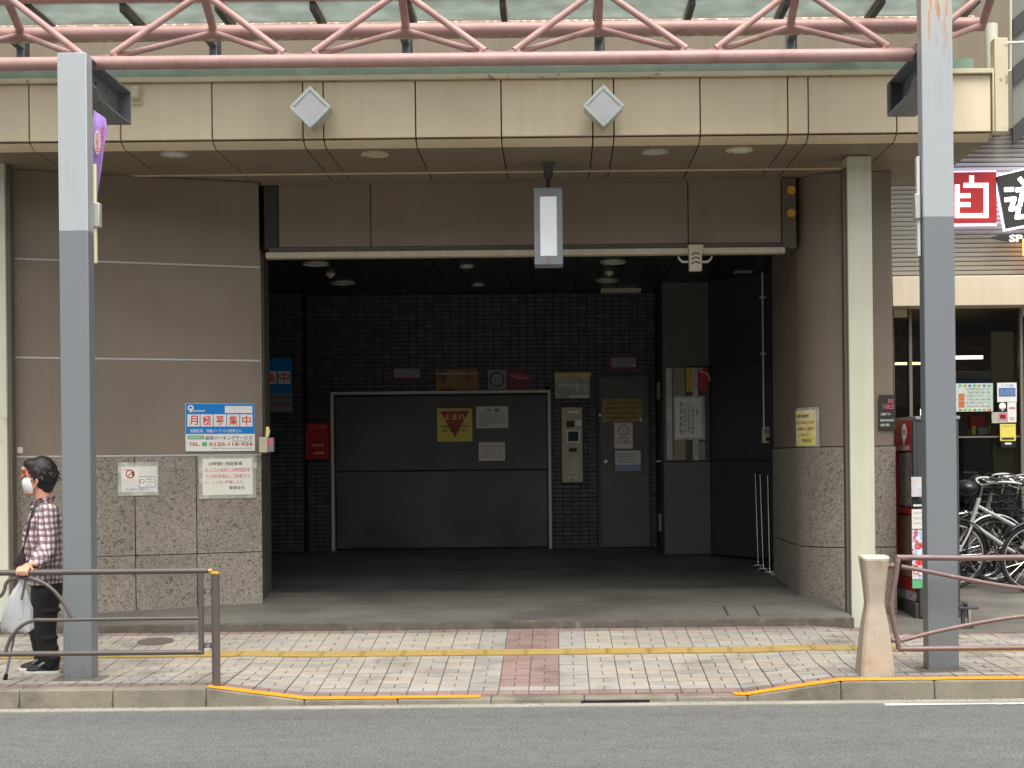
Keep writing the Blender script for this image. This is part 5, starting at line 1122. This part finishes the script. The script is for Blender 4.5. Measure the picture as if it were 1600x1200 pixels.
def cf(f0, f1, z0, z1, o0, o1, nm, mt): return MB().pbox(CF, CF.L*f0, CF.L*f1, lerp(zb1, ztop_, z0), lerp(zb1, ztop_, z1), o0, o1).build(nm, M(mt), cb, bevel=.003)
cf(.0, .24, .12, 1, .001, .03, 'red_frame', 'machine_red'); cf(.24, .92, .83, 1, .001, .03, 'header', 'machine_red'); cf(.24, .92, .48, .51, .001, .03, 'red_frame', 'machine_red'); cf(.92, 1, .12, 1, .001, .025, 'red_frame', 'machine_dark'); cf(.0, 1, .06, .12, .001, .03, 'red_frame', 'machine_red')
cf(.245, .915, .52, .82, .001, .015, 'picture', 'print_dark'); cf(.245, .915, .125, .47, .001, .015, 'picture', 'print_dark_colour'); cf(.05, .95, .0, .055, .001, .02, 'picture', 'print_multi')
lettering(CF, 'CAFE & GAMES', (CF.L*.16, CF.L*.88, lerp(zb1, ztop_, .835), lerp(zb1, ztop_, .86)), 'sign_white', cb, .0315, st=True)
c = CF.pt(CF.L*.62, lerp(zb1, ztop_, .935), .031); MB().disc(c, CF.n, 0, .075, .003, 24).build('balloon', M('sign_white'), cb); MB().add([c+u*-.035+Vector((0, 0, -.06))+CF.n*.003, c+u*.035+Vector((0, 0, -.06))+CF.n*.003, c+Vector((0, 0, -.125))+CF.n*.003], [(0, 1, 2)]).build('balloon_tip', M('sign_white'), cb, smooth=0)
lettering(CF, '30', (CF.L*.55, CF.L*.69, lerp(zb1, ztop_, .92), lerp(zb1, ztop_, .95)), 'ink', cb, .035, st=True)
# flyers clipped to the near dark edge
NP = Pl((Pn.x, Pn.y), (Pn.x-CF.n.x*.62, Pn.y-CF.n.y*.62))
FL = front(12.36)
for k, (y0, y1, mt, lb) in enumerate(((745, 776, 'print_pale', 'topmost pale pink flyer clipped to the cabinet edge'), (781, 794, 'black', 'small black and white flyer clipped to the cabinet edge'), (795.5, 826, 'paper', 'plain white flyer clipped to the cabinet edge'), (827.5, 905, 'print_blue', 'long blue and red flyer clipped to the cabinet edge'), (905.8, 919, 'ink_green', 'lowest green flyer clipped to the cabinet edge'))):
    o = plate(FL, (1424+k*.4, y0, 1462, y1), mt, None, -.003, .001, 'flyer'); tag(o, lb, 'flyer', 'flyers on the cabinet')
    if k == 1: plate(FL, (1427, 788, 1460, 791), 'paper', o, .0015, .0025, 'stripe')
    if k == 2:
        for j in range(3): lettering(FL, '本日のおすすめ', (1428, 800+j*8, 1456, 803+j*8), 'ink_grey', o, .002)
    if k == 3:
        for j, ch in enumerate('大人気中'): lettering(FL, ch, (1429, 848+j*13, 1447, 859+j*13), 'sign_white' if j % 2 else 'sign_red', o, .002, .04)
st_ = MB(); st_.box(FL.st(1440, 800)[0]-.02, FL.st(1440, 800)[0]+.02, 12.365, 12.40, zb0, at(1440, 745, 12.38).z-.01); tag(st_.build('flyer_stand', M('dark_steel'), bevel=.003), 'dark upright stand holding the flyers beside the cabinet', 'stand')
hb = empty('light_header', CF.pt(CF.L*.5, ztop_+.03, -.3), 'black header strip with small white lights on top of the cabinet', 'sign')
t = MB(); t.pbox(CF, CF.L*.3, CF.L*1.25, ztop_+.031, ztop_+.12, -.22, -.17); t.build('board', M('black'), hb, bevel=.004)
for k in range(5): MB().pbox(CF, CF.L*(.36+.17*k), CF.L*(.45+.17*k), ztop_+.05, ztop_+.105, -.169, -.162).build('light', M('sign_lit' if k != 1 else 'plate_grey'), hb)
MB().pbox(CF, CF.L*.38, CF.L*.48, ztop_+.14, ztop_+.19, -.20, -.18).build('light', M('sign_lit'), hb); MB().pbox(CF, CF.L*.40, CF.L*.46, ztop_+.12, ztop_+.14, -.20, -.19).build('stem', M('black'), hb)
# small ground fitting beside the right post
c = at(1513, 972, 11.9); z0 = zs(c.x, 11.69) if c.y < WB else zfc(11.9); gfi = empty('ground_fitting', (c.x, 11.9, z0), 'small dark metal fitting standing on the ground right of the rusty post', 'fitting')
MB().box(c.x-.075, c.x+.075, 11.86, 11.94, z0+.155, z0+.175).build('top_plate', M('dark_steel'), gfi, bevel=.004); MB().box(c.x-.055, c.x-.03, 11.88, 11.92, z0, z0+.154).build('leg', M('dark_steel'), gfi); MB().tube([(c.x+.01, 11.9, z0+.03), (c.x+.01, 11.9, z0+.154)], [.016, .022], 10).build('leg', M('chrome'), gfi); MB().ell((c.x-.02, 11.9, z0+.2), .022, .022, .025).build('knob', M('dark_steel'), gfi); MB().box(c.x-.02, c.x+.04, 11.88, 11.92, z0, z0+.028).build('foot', M('dark_steel'), gfi)

# ================================================================== BICYCLES
def bicycle(frame_mat, label, fend, curved):
    r = empty('bicycle', (0, 0, 0), label, 'bicycle', 'bicycles parked before the shop')
    W = .325; fw, rw = Vector((0, 0, W)), Vector((1.09, 0, W)); bbk = Vector((.66, 0, .29)); hd0, hd1 = Vector((.16, 0, .62)), Vector((.235, 0, .86)); st0, st1 = Vector((.78, 0, .64)), Vector((.845, 0, .84))
    def B(mb, nm, mt, par=r): return mb.build(nm, M(mt), par, local=True)
    for c in (fw, rw):
        ring = [c+Vector((math.cos(2*math.pi*k/36)*(W-.018), 0, math.sin(2*math.pi*k/36)*(W-.018))) for k in range(36)]; ty = B(MB().tube(ring, .018, 8, closed=True), 'wheel', 'rubber')
        ring = [c+Vector((math.cos(2*math.pi*k/36)*(W-.045), 0, math.sin(2*math.pi*k/36)*(W-.045))) for k in range(36)]; B(MB().tube(ring, .011, 6, closed=True), 'rim', 'chrome', ty)
        sp_ = MB()
        for k in range(20):
            a = 2*math.pi*k/20; b_ = a+(.5 if k % 2 else -.5); sp_.tube([c+Vector((math.cos(b_)*.025, .02 if k % 4 < 2 else -.02, math.sin(b_)*.025)), c+Vector((math.cos(a)*(W-.05), 0, math.sin(a)*(W-.05)))], .0018, 4)
        o = B(sp_, 'spokes', 'chrome', ty); o['kind'] = 'stuff'
        B(MB().tube([c+Vector((0, -.045, 0)), c+Vector((0, .045, 0))], .02, 12), 'hub', 'chrome', ty)
        a0, a1 = (.1, 2.4) if c is fw else (-.15, 2.7)
        vs = []; n = 16
        for k in range(n+1):
            a = lerp(a0, a1, k/n)
            for j in range(5):
                f = (j-2)/2; rr_ = W+.028-abs(f)**2*.016; vs.append(c+Vector((math.cos(a)*rr_, f*.03, math.sin(a)*rr_)))
        o = B(MB().add(vs, [(k*5+j, k*5+j+1, k*5+j+6, k*5+j+5) for k in range(n) for j in range(4)]), 'mudguard', fend); m = o.modifiers.new('solid', 'SOLIDIFY'); m.thickness = .002
    dt = [hd0, Vector((.26, 0, .45)), Vector((.42, 0, .33)), bbk] if curved else [hd0, bbk]
    B(MB().tube(smoothpath(dt, 6) if curved else dt, .02, 12), 'down_tube', frame_mat)
    dt2 = [hd0+(hd1-hd0)*.45, Vector((.34, 0, .52)), Vector((.52, 0, .42)), bbk+Vector((.05, 0, .14))] if curved else [hd1+(hd0-hd1)*.3, st0+Vector((-.045, 0, -.12))]
    B(MB().tube(smoothpath(dt2, 6) if curved else dt2, .017, 12), 'top_tube', frame_mat)
    B(MB().tube([bbk, st0], .017, 12), 'seat_tube', frame_mat); B(MB().tube([st0, st1], .013, 10), 'seat_post', 'chrome'); B(MB().tube([hd0-(hd1-hd0)*.1, hd1], .021, 12), 'head_tube', frame_mat)
    for s in (-1, 1):
        B(MB().tube([rw+Vector((0, s*.055, 0)), bbk+Vector((.02, s*.035, 0))], .010, 8), 'chain_stay', frame_mat); B(MB().tube([rw+Vector((0, s*.055, 0)), st0+Vector((0, s*.02, -.03))], .009, 8), 'seat_stay', frame_mat)
        B(MB().tube(smoothpath([hd0+Vector((-.01, s*.03, -.03)), Vector((.10, s*.05, .50)), Vector((.03, s*.055, .38)), fw+Vector((0, s*.055, 0))], 5), .011, 8), 'fork', frame_mat)
        B(MB().tube([bbk+Vector((0, s*.06, 0)), bbk+Vector((s*.12, s*.075, -s*.12))], .010, 8), 'crank', 'chrome'); B(MB().box(bbk.x+s*.12-.045, bbk.x+s*.12+.045, s*.12-.035, s*.12+.035, bbk.z-s*.12-.011, bbk.z-s*.12+.011), 'pedal', 'rubber')
    st = hd1+Vector((.03, 0, .12)); B(MB().tube([hd1, st], .012, 10), 'stem', 'chrome')
    hbz = B(MB().tube(smoothpath([st+Vector((.30, -.29, .02)), st+Vector((.16, -.28, .05)), st+Vector((.02, -.18, .04)), st, st+Vector((.02, .18, .04)), st+Vector((.16, .28, .05)), st+Vector((.30, .29, .02))], 5), .0115, 10), 'handlebar', 'bike_silver')
    for s in (-1, 1):
        B(MB().tube([st+Vector((.20, s*.283, .045)), st+Vector((.33, s*.29, .012))], .017, 10), 'grip', 'rubber', hbz); B(MB().tube([st+Vector((.12, s*.27, .035)), st+Vector((.2, s*.25, 0)), st+Vector((.27, s*.255, -.01))], .006, 6), 'brake_lever', 'chrome', hbz)
        B(MB().tube(smoothpath([st+Vector((.12, s*.26, .035)), st+Vector((-.05, s*.16, .06)), st+Vector((-.09, s*.05, -.05)), hd0+Vector((-.03, 0, .05))], 5), .004, 6), 'brake_cable', 'black', hbz)
    rings = []
    for f, wd, h in ((0, .022, .05), (.06, .035, .058), (.13, .06, .06), (.19, .085, .062), (.24, .088, .066), (.27, .06, .062)):
        rings.append([st1+Vector((-.12+f, math.cos(2*math.pi*k/14)*wd, .015+math.sin(2*math.pi*k/14)*(.028)+h*.3)) for k in range(14)])
    B(MB().loft(rings), 'saddle', 'rubber')
    B(MB().tube([bbk+Vector((0, -.05, 0)), bbk+Vector((0, -.055, 0))], .085, 24), 'chainring', 'chrome')
    cg = [bbk+Vector((-.09, -.06, 0)), bbk+Vector((-.06, -.06, .08)), rw+Vector((0, -.06, .055)), rw+Vector((.05, -.06, 0)), rw+Vector((0, -.06, -.05)), bbk+Vector((0, -.06, -.09))]; B(MB().extr(cg, (0, .014, 0)), 'chain_case', 'bike_black')
    k0 = rw+Vector((-.02, -.07, 0)); B(MB().tube([k0, Vector((1.0, -.17, .008))], .010, 8), 'kick_stand', 'chrome')
    # rear carrier and front basket
    cr_ = MB()
    for y in (-.06, 0, .06): cr_.tube([Vector((.86, y, .70)), Vector((1.22, y, .70))], .005, 6)
    for x in (.86, 1.04, 1.22): cr_.tube([Vector((x, -.06, .70)), Vector((x, .06, .70))], .005, 6)
    for s in (-1, 1): cr_.tube([Vector((1.15, s*.06, .70)), rw+Vector((0, s*.06, 0))], .005, 6)
    B(cr_, 'carrier', 'bike_black')
    bk = MB() if frame_mat == 'bike_black' and curved else None
    for z, e in () if bk is None else ((.72, 0), (.79, .012), (.86, .024), (.93, .036)): bk.tube([Vector((.12+e, -.15-e, z)), Vector((-.16-e, -.15-e, z)), Vector((-.16-e, .15+e, z)), Vector((.12+e, .15+e, z))], .0045, 6, closed=True)
    for k in range(0 if bk is None else 7):
        for s in (-1, 1): f = k/6; bk.tube([Vector((lerp(-.16, .12, f), s*.15, .72)), Vector((lerp(-.196, .156, f), s*.186, .93))], .0025, 4); bk.tube([Vector((-.16 if s < 0 else .12, lerp(-.15, .15, f), .72)), Vector((-.196 if s < 0 else .156, lerp(-.186, .186, f), .93))], .0025, 4); 
        bk.tube([Vector((lerp(-.16, .12, k/6), -.15, .72)), Vector((lerp(-.16, .12, k/6), .15, .72))], .0025, 4)
    if bk: B(bk, 'basket', 'bike_black')
    else: B(MB().ell((.10, 0, .96), .11, .14, .075), 'handlebar_cover', 'bike_black')
    B(MB().ell((-.02, 0, .66), .035, .03, .03), 'headlight', 'chrome')
    return r
def place_bike(o, x, D, rz, lean): 
    P = at(x, 850, D); o.matrix_basis = Matrix.Translation((P.x, D, zfc(D)+.002)) @ Matrix.Rotation(rz, 4, 'Z') @ Matrix.Rotation(lean, 4, 'X')
b1 = bicycle('bike_silver', 'silver framed bicycle nearest the rusty post with black handlebar cover', 'bike_black', False); place_bike(b1, 1490, 14.05, R(9), R(4))
b2 = bicycle('bike_black', 'black step through bicycle in the middle of the parked row', 'bike_silver', True); place_bike(b2, 1556, 14.35, R(5), R(-3))
b3 = bicycle('bike_silver', 'silver bicycle farthest back against the shop window', 'bike_silver', True); place_bike(b3, 1512, 14.8, R(-4), R(3))
b4 = bicycle('bike_black', 'black bicycle cut by the right edge of the picture', 'bike_black', True); place_bike(b4, 1610, 13.75, R(12), R(4))
b5 = bicycle('bike_black', 'black straight framed bicycle squeezed between two silver ones', 'bike_black', False); place_bike(b5, 1530, 14.55, R(2), R(-2))

# ================================================================== PERSON
def remesh(mb, name, mats, parent, voxel=.008, smooth=6, pick=None):
    o = mb.build('tmp', mats[0], None, smooth=0, fix=True)
    m = o.modifiers.new('r', 'REMESH'); m.mode = 'VOXEL'; m.voxel_size = voxel; m.use_smooth_shade = True
    s = o.modifiers.new('s', 'SMOOTH'); s.factor = .5; s.iterations = smooth
    bpy.context.view_layer.update()
    me = bpy.data.meshes.new_from_object(o.evaluated_get(bpy.context.evaluated_depsgraph_get())); bpy.data.objects.remove(o, do_unlink=True)
    me.materials.clear(); [me.materials.append(q_) for q_ in mats]
    if pick:
        for p in me.polygons: p.material_index = pick(p.center)
    me.polygons.foreach_set('use_smooth', [True]*len(me.polygons)); ob = bpy.data.objects.new(name, me); COL.objects.link(ob)
    if parent: attach(ob, parent)
    return ob
PDp = 10.30; W_ = lambda x, y, d=0.0: at(x, y, PDp+d)
gz = zs(-3.5, PDp)
pe = empty('person', (W_(72, 1050).x, PDp, gz), 'person in plaid shirt and white mask walking left with a hand on the railing', 'person')
# body: head, neck, trunk, arms, legs, hand in one surface
b = MB()
hc = W_(60, 742)
b.ell(hc+Vector((.008, 0, .005)), .098, .076, .112); b.ell(W_(53, 757), .072, .062, .075)
b.ell(W_(45, 768), .036, .036, .03)                                   # chin
b.capsule(W_(34.5, 745.5), W_(38, 741), .011, .010)                    # nose
b.ell(W_(41, 733), .03, .055, .025)                                    # brow
b.capsule(W_(66, 768), W_(71, 792), .053, .058)                        # neck
b.ell(W_(58, 750, -.078), .014, .014, .032, Matrix.Rotation(.25, 3, 'Y'))  # ear
b.ell(W_(58, 750, .078), .014, .014, .032)
b.capsule(W_(72, 805, -.12), W_(72, 805, .12), .07, .07); b.capsule(W_(69, 815), W_(68, 880), .085, .085); b.capsule(W_(70, 900), W_(70, 915), .085, .085)
S_, E_, Wr, Hd = W_(76, 803, -.19), W_(72, 862, -.25), at(52, 884, 9.78), at(38, 888, 9.645)
b.capsule(S_, E_, .05, .042); b.capsule(E_, Wr, .038, .026)
S2, E2, W2 = W_(76, 803, .19), W_(70, 862, .24), W_(50, 886, .16); b.capsule(S2, E2, .05, .042); b.capsule(E2, W2, .038, .028); b.capsule(W2, W_(42, 893, .14), .03, .026)
for s, kx, ax in ((-1, 70, 80), (1, 64, 71)):
    hp_ = W_(72, 925, s*.085); kn_ = W_(kx, 985, s*.085); an = W_(ax, 1042, s*.085); b.capsule(hp_, kn_, .07, .055); b.capsule(kn_, an, .055, .036)
# hand closed over the top rail
pdir = (Hd-Wr).normalized(); b.capsule(Wr, lerp(Wr, Hd, .6), .026, .031); palm = Vector((q(38, 888).x, RD+.035, ztop+.028)); b.capsule(lerp(Wr, Hd, .5), palm, .03, .029)
body = None
fing = []
for k in range(4):
    fx_ = palm.x-.034+.0225*k; ln = (.9, 1.0, 1.02, .95)[k]
    b.capsule((fx_, palm.y-.005, palm.z+.004), (fx_-.002, RD-.012, ztop+.031), .0105, .0098, 8, 3)
    b.capsule((fx_-.002, RD-.012, ztop+.031), (fx_-.004, RD-.030, ztop+.010*ln), .0098, .0092, 8, 3); b.capsule((fx_-.004, RD-.030, ztop+.010), (fx_-.004, RD-.027, ztop-.013*ln), .0092, .0085, 8, 3)
b.capsule((palm.x+.035, palm.y-.008, palm.z-.006), (palm.x+.052, RD+.01, ztop+.012), .012, .0105, 8, 3); b.capsule((palm.x+.052, RD+.01, ztop+.012), (palm.x+.048, RD+.024, ztop-.014), .0105, .009, 8, 3)
remesh(b, 'body', [M('skin')], pe, .006, 3)
# hair
h = MB(); h.ell(hc+Vector((.026, 0, .026)), .102, .094, .108); h.ell(hc+Vector((.05, 0, -.025)), .075, .082, .095); h.ell(W_(74, 760), .042, .066, .05); h.ell(W_(50, 725), .058, .074, .040); h.ell(W_(43.5, 727), .024, .058, .020); h.ell(W_(56, 728), .07, .082, .055); h.capsule(W_(55, 735, -.082), W_(57, 745, -.084), .018, .012); h.capsule(W_(55, 735, .082), W_(57, 745, .084), .018, .012)
rh = random.Random(5)
for k in range(90):
    a, e = rh.uniform(-.5*math.pi, .5*math.pi)*1.25, rh.uniform(-.35, 1.4); d_ = Vector((math.cos(a)*math.cos(e), math.sin(a)*math.cos(e), math.sin(e))); c_ = hc+Vector((.03, 0, .01)); p_ = c_+Vector((d_.x*.092, d_.y*.085, d_.z*.104)); h.capsule(p_, p_+Vector((d_.x*.012+.012, d_.y*.012, d_.z*.01-.026)), .012, .006, 8, 3)
remesh(h, 'hair', [M('hair')], pe, .006, 2)
# face details
for s in (-1, 1):
    c_ = W_(40.5, 742, s*.04); MB().ell(c_, .008, .012, .007).build('eye', M('black'), pe)
mk_ = MB(); rings = []
for f, x, y, wd, fr in ((0, 39, 747.5, .052, .030), (.3, 35.5, 752, .064, .044), (.6, 36.5, 760, .066, .048), (.85, 40.5, 768, .058, .042), (1, 45.5, 773.5, .044, .028)):
    c_ = W_(x, y); rings.append([c_+Vector((fr*2.7*(1-math.cos(a))-.006, math.sin(a)*wd*1.18, .008*abs(math.sin(a)))) for a in [(-1+2*k/14)*1.25 for k in range(15)]])
o = MB(); n_ = 15; o.add([p for r_ in rings for p in r_], [(i*n_+k, i*n_+k+1, (i+1)*n_+k+1, (i+1)*n_+k) for i in range(4) for k in range(14)]); mo = o.build('mask', M('mask'), pe, smooth=60); m = mo.modifiers.new('so', 'SOLIDIFY'); m.thickness = .006; ms_ = mo.modifiers.new('ss', 'SUBSURF'); ms_.levels = 1; ms_.render_levels = 2
for s in (-1, 1):
    MB().tube([W_(47, 750, s*.068), W_(54, 746.5, s*.08), W_(59, 746, s*.088)], .0025, 6).build('ear_loop', M('mask'), mo); MB().tube([W_(50, 764, s*.062), W_(56, 757, s*.08), W_(59.5, 752, s*.088)], .0025, 6).build('ear_loop', M('mask'), mo)
gl_ = MB(); gl_.tube([W_(33.5, 741, s_*.0) for s_ in (0,)]+[W_(34, 741.5, -.01)], .003, 6)
for s in (-1, 1):
    cc_ = W_(34.5, 742, s*.036); gl_.tube([cc_+Vector((.006*abs(math.cos(a)), .026*math.cos(a), .017*math.sin(a))) for a in [2*math.pi*k/16 for k in range(16)]], .0022, 6, closed=True); gl_.tube([W_(36, 741, s*.062), W_(57, 743.5, s*.085)], .0022, 6)
gl_.build('glasses', M('ink_brown'), pe)
# shirt
t = MB()
t.capsule(W_(71, 803, -.10), W_(71, 803, .10), .082, .082); t.ell(W_(67, 845), .128, .20, .24); t.ell(W_(71, 815), .115, .205, .10); t.ell(W_(70, 890), .128, .195, .17)
rings = []
for y, xa, xb_, hd in ((805, 50, 93, .18), (830, 45, 97, .195), (860, 41, 98, .19), (885, 44, 97, .19), (900, 48, 96, .19), (912, 50, 95, .19)):
    c_ = W_((xa+xb_)/2, y); a_ = (xb_-xa)/2/(F/PDp); rings.append([c_+Vector((math.cos(2*math.pi*k/20)*a_, math.sin(2*math.pi*k/20)*hd, 0)) for k in range(20)])
t.loft(rings); t.capsule(S_, lerp(S_, E_, .5), .072, .070); t.capsule(lerp(S_, E_, .5), E_, .070, .066); t.capsule(E_, lerp(E_, Wr, .86), .062, .043); t.capsule(S2, E2, .07, .064); t.capsule(E2, W2, .06, .046)
for k in range(7):
    f = .25+.1*k; p_ = lerp(E_, Wr, max(0, f-.3)) if f > .3 else lerp(S_, E_, f); d_ = (Wr-E_).normalized(); sd_ = d_.orthogonal().normalized(); rr_ = lerp(.064, .046, min(1, max(0, f-.3)/.6)); t.tube([p_+(sd_*math.cos(a)+d_.cross(sd_)*math.sin(a))*rr_+d_*.012*math.sin(a*2+k) for a in [2*math.pi*j/12 for j in range(12)]], .010, 6, closed=True)
shirt = remesh(t, 'shirt', [M('plaid')], pe, .009, 4)
t = MB(); cr0 = W_(67, 785); 
for j in range(2): t.tube([cr0+Vector((math.cos(a)*.066-.006+.012*j, math.sin(a)*.074, -.012+.022*j+.03*math.cos(a))) for a in [2*math.pi*k/20 for k in range(20)]], .016-.002*j, 8, closed=True)
t.build('collar', M('plaid'), shirt)
t = MB(); t.tube([cr0+Vector((math.cos(a)*.062-.012, math.sin(a)*.07, -.03-.02*math.cos(a+.2))) for a in [math.pi*.5+math.pi*k/10 for k in range(11)]], .012, 8); t.build('neckline', M('bag_dark'), shirt)
# trousers and shoes
t = MB(); rings = []
for y, xa, xb_, hd in ((906, 52, 95, .165), (925, 51, 95, .17), (945, 52, 92, .16)):
    c_ = W_((xa+xb_)/2, y); a_ = (xb_-xa)/2/(F/PDp); rings.append([c_+Vector((math.cos(2*math.pi*k/18)*a_, math.sin(2*math.pi*k/18)*hd, 0)) for k in range(18)])
t.loft(rings)
for s, kx, ax in ((-1, 70, 79), (1, 62, 70)):
    hp_ = W_(72, 928, s*.085); kn_ = W_(kx, 985, s*.085); an = W_(ax, 1036, s*.085); t.capsule(hp_, kn_, .092, .076); t.capsule(kn_, an, .074, .062)
    t.ell(kn_+Vector((-.012, 0, .01)), .078, .074, .022); t.ell(kn_+Vector((.02, 0, -.05)), .072, .078, .018); t.ell(lerp(hp_, kn_, .45)+Vector((.02, 0, 0)), .088, .09, .02)
    for k in range(3): c_ = lerp(kn_, an, .55+.16*k); t.ell(c_+Vector((.008*(-1)**k, 0, 0)), .07, .066, .02)
remesh(t, 'trousers', [M('trousers')], pe, .009, 4)
for s, dx, up in ((-1, 0, 0), (1, -9, 0)):
    cz = gz; d0 = s*.085; hx_ = W_(92+dx, 1055, d0).x; tx_ = W_(41+dx, 1055, d0).x; yy = PDp+d0; rings = []; L_ = hx_-tx_
    for f, w_h, hh in ((0, .018, .030), (.06, .034, .045), (.2, .045, .055), (.4, .046, .068), (.55, .043, .085), (.7, .040, .10), (.85, .040, .105), (.96, .034, .095), (1, .022, .07)):
        x_ = tx_+L_*f; rings.append([Vector((x_, yy+math.cos(a)*w_h, cz+.024+max(0, math.sin(a))*(hh-.02))) for a in [2*math.pi*k/14 for k in range(14)]])
    sh = MB().loft(rings).build('shoe', M('shoe'), pe); su = sh.modifiers.new('s', 'SUBSURF'); su.levels = 1; su.render_levels = 1
    rings = []
    for z_, e_ in ((cz+.001, -.002), (cz+.012, .003), (cz+.026, .001)):
        pts = []
        for k in range(24):
            a = 2*math.pi*k/24; x_ = tx_-.008+(L_+.016)*(.5-.5*math.cos(a)); w_ = (.043+e_)*(abs(math.sin(a))**.55)*(1 if math.sin(a) >= 0 else -1); pts.append(Vector((x_, yy+w_, z_)))
        rings.append(pts)
    MB().loft(rings).build('sole', M('sole'), sh)
    MB().tube([Vector((tx_+L_*.45, yy-.047, cz+.06)), Vector((tx_+L_*.62, yy-.05, cz+.085)), Vector((tx_+L_*.8, yy-.047, cz+.09))], [.006, .01, .008], 8).build('side_patch', M('plate_grey'), sh)
# shoulder bag with its strap
sb = empty('shoulder_bag', W_(32, 886, -.08), 'dark shoulder bag hanging by a strap in front of the plaid shirt', 'bag')
t = MB(); t.tube(smoothpath([W_(74, 771, .11), W_(70, 778, -.02), W_(60, 781, -.115), W_(52, 797, -.175), W_(44, 825, -.185), W_(39, 850, -.165), W_(33, 866, -.12)], 6), .009, 8, ry=.5); t.build('strap', M('bag_dark'), sb)
t = MB(); t.loft([[W_(x, y, d_) for x, y, d_ in ((36, 856, -.13), (43, 866, -.14), (44, 872, -.02), (37, 862, 0))], [W_(x, y, d_) for x, y, d_ in ((27, 868, -.14), (43, 880, -.15), (43, 884, -.01), (27, 872, 0))], [W_(x, y, d_) for x, y, d_ in ((19, 881, -.13), (40, 894, -.14), (40, 896, -.02), (20, 884, -.01))]]); t.build('pouch', M('bag_dark'), sb, bevel=.012, seg=3)
# plastic carrier bag
pb = empty('plastic_bag', at(28, 985, 9.80), 'white translucent plastic carrier bag hanging below the hand', 'bag')
rings = []; rb = random.Random(9)
prof_ = [(907, 33.5, .010, .010), (912, 33, .018, .014), (922, 31, .040, .03), (935, 29, .062, .05), (950, 28, .085, .07), (965, 27.5, .098, .08), (978, 27, .102, .08), (984, 27, .10, .075), (986, 27, .08, .05)]
for i, (y, x, a_, b_) in enumerate(prof_):
    c_ = at(x, y, 9.80); ring = []
    for k in range(40):
        an = 2*math.pi*k/40; w_ = 1+(.10*math.sin(an*7+i*.8)+.07*math.sin(an*13-i*1.3)+rb.uniform(-.03, .03))*(1.2 if i < 5 else .55); ex = 1.0 if i < 6 else 1.0
        ring.append(c_+Vector((math.cos(an)*a_*w_, math.sin(an)*b_*w_, .010*math.sin(an*5+i) if i > 6 else 0)))
    rings.append(ring)
MB().loft(rings).build('film', M('bag_film'), pb, smooth=50)
for s in (-1, 1): MB().tube(smoothpath([at(33.5+s*1, 908, 9.80), at(34+s*3, 899, 9.75), Vector((palm.x+s*.012, RD+.05, ztop-.004)), Vector((palm.x+s*.01, RD+.045, ztop+.012))], 5), .007, 8, ry=.4).build('handle', M('bag_film'), pb)
MB().ell(at(28, 968, 9.80), .07, .055, .055).build('contents', M('paper'), pb); MB().ell(at(20, 978, 9.79), .03, .03, .025).build('contents', M('ink_green'), pb)
# walking stick
wk = empty('walking_stick', at(8, 1049, 9.95), 'thin grey walking stick with black rubber tip under the plastic bag', 'walking stick')
tip = at(8, 1046, 9.95); tip.z = zs(tip.x, 9.95)+.004; top = Vector((palm.x-.01, RD+.075, ztop-.01))
MB().tube([lerp(tip, top, .05), top], .009, 10).build('shaft', M('plate_grey'), wk); MB().tube([tip, lerp(tip, top, .012), lerp(tip, top, .06)], [.015, .015, .011], 10).build('rubber_tip', M('rubber'), wk); MB().tube(smoothpath([top, top+Vector((.0, .0, .03)), top+Vector((.03, .012, .045)), top+Vector((.07, .02, .04))], 5), .011, 10).build('handle', M('black'), wk)

# ================================================================== litter and grit along the kerb
rg = random.Random(21); t = MB()
for k in range(420):
    X = rg.uniform(-4.2, 4.0); Y = KF-abs(rg.gauss(0, .05))-.012 if rg.random() < .7 else KB+rg.uniform(.02, 2.0)
    z = .0065 if Y > KF-.125 else .0005
    if Y > KF: z = zs(X, Y)+.001
    a = rg.uniform(0, 6.28); r_ = rg.uniform(.003, .009); t.add([(X+math.cos(a+q_)*r_*rg.uniform(.7, 1.2), Y+math.sin(a+q_)*r_, z+(.003 if q_ in (0, 4.2) else 0)) for q_ in (0, 2.1, 4.2)]+[(X, Y, z+r_*.6)], [(0, 1, 3), (1, 2, 3), (2, 0, 3)])
tag(t.build('grit', M('bed'), smooth=0), 'fine grit and litter scattered along kerb and pavement', 'grit', kind='stuff')
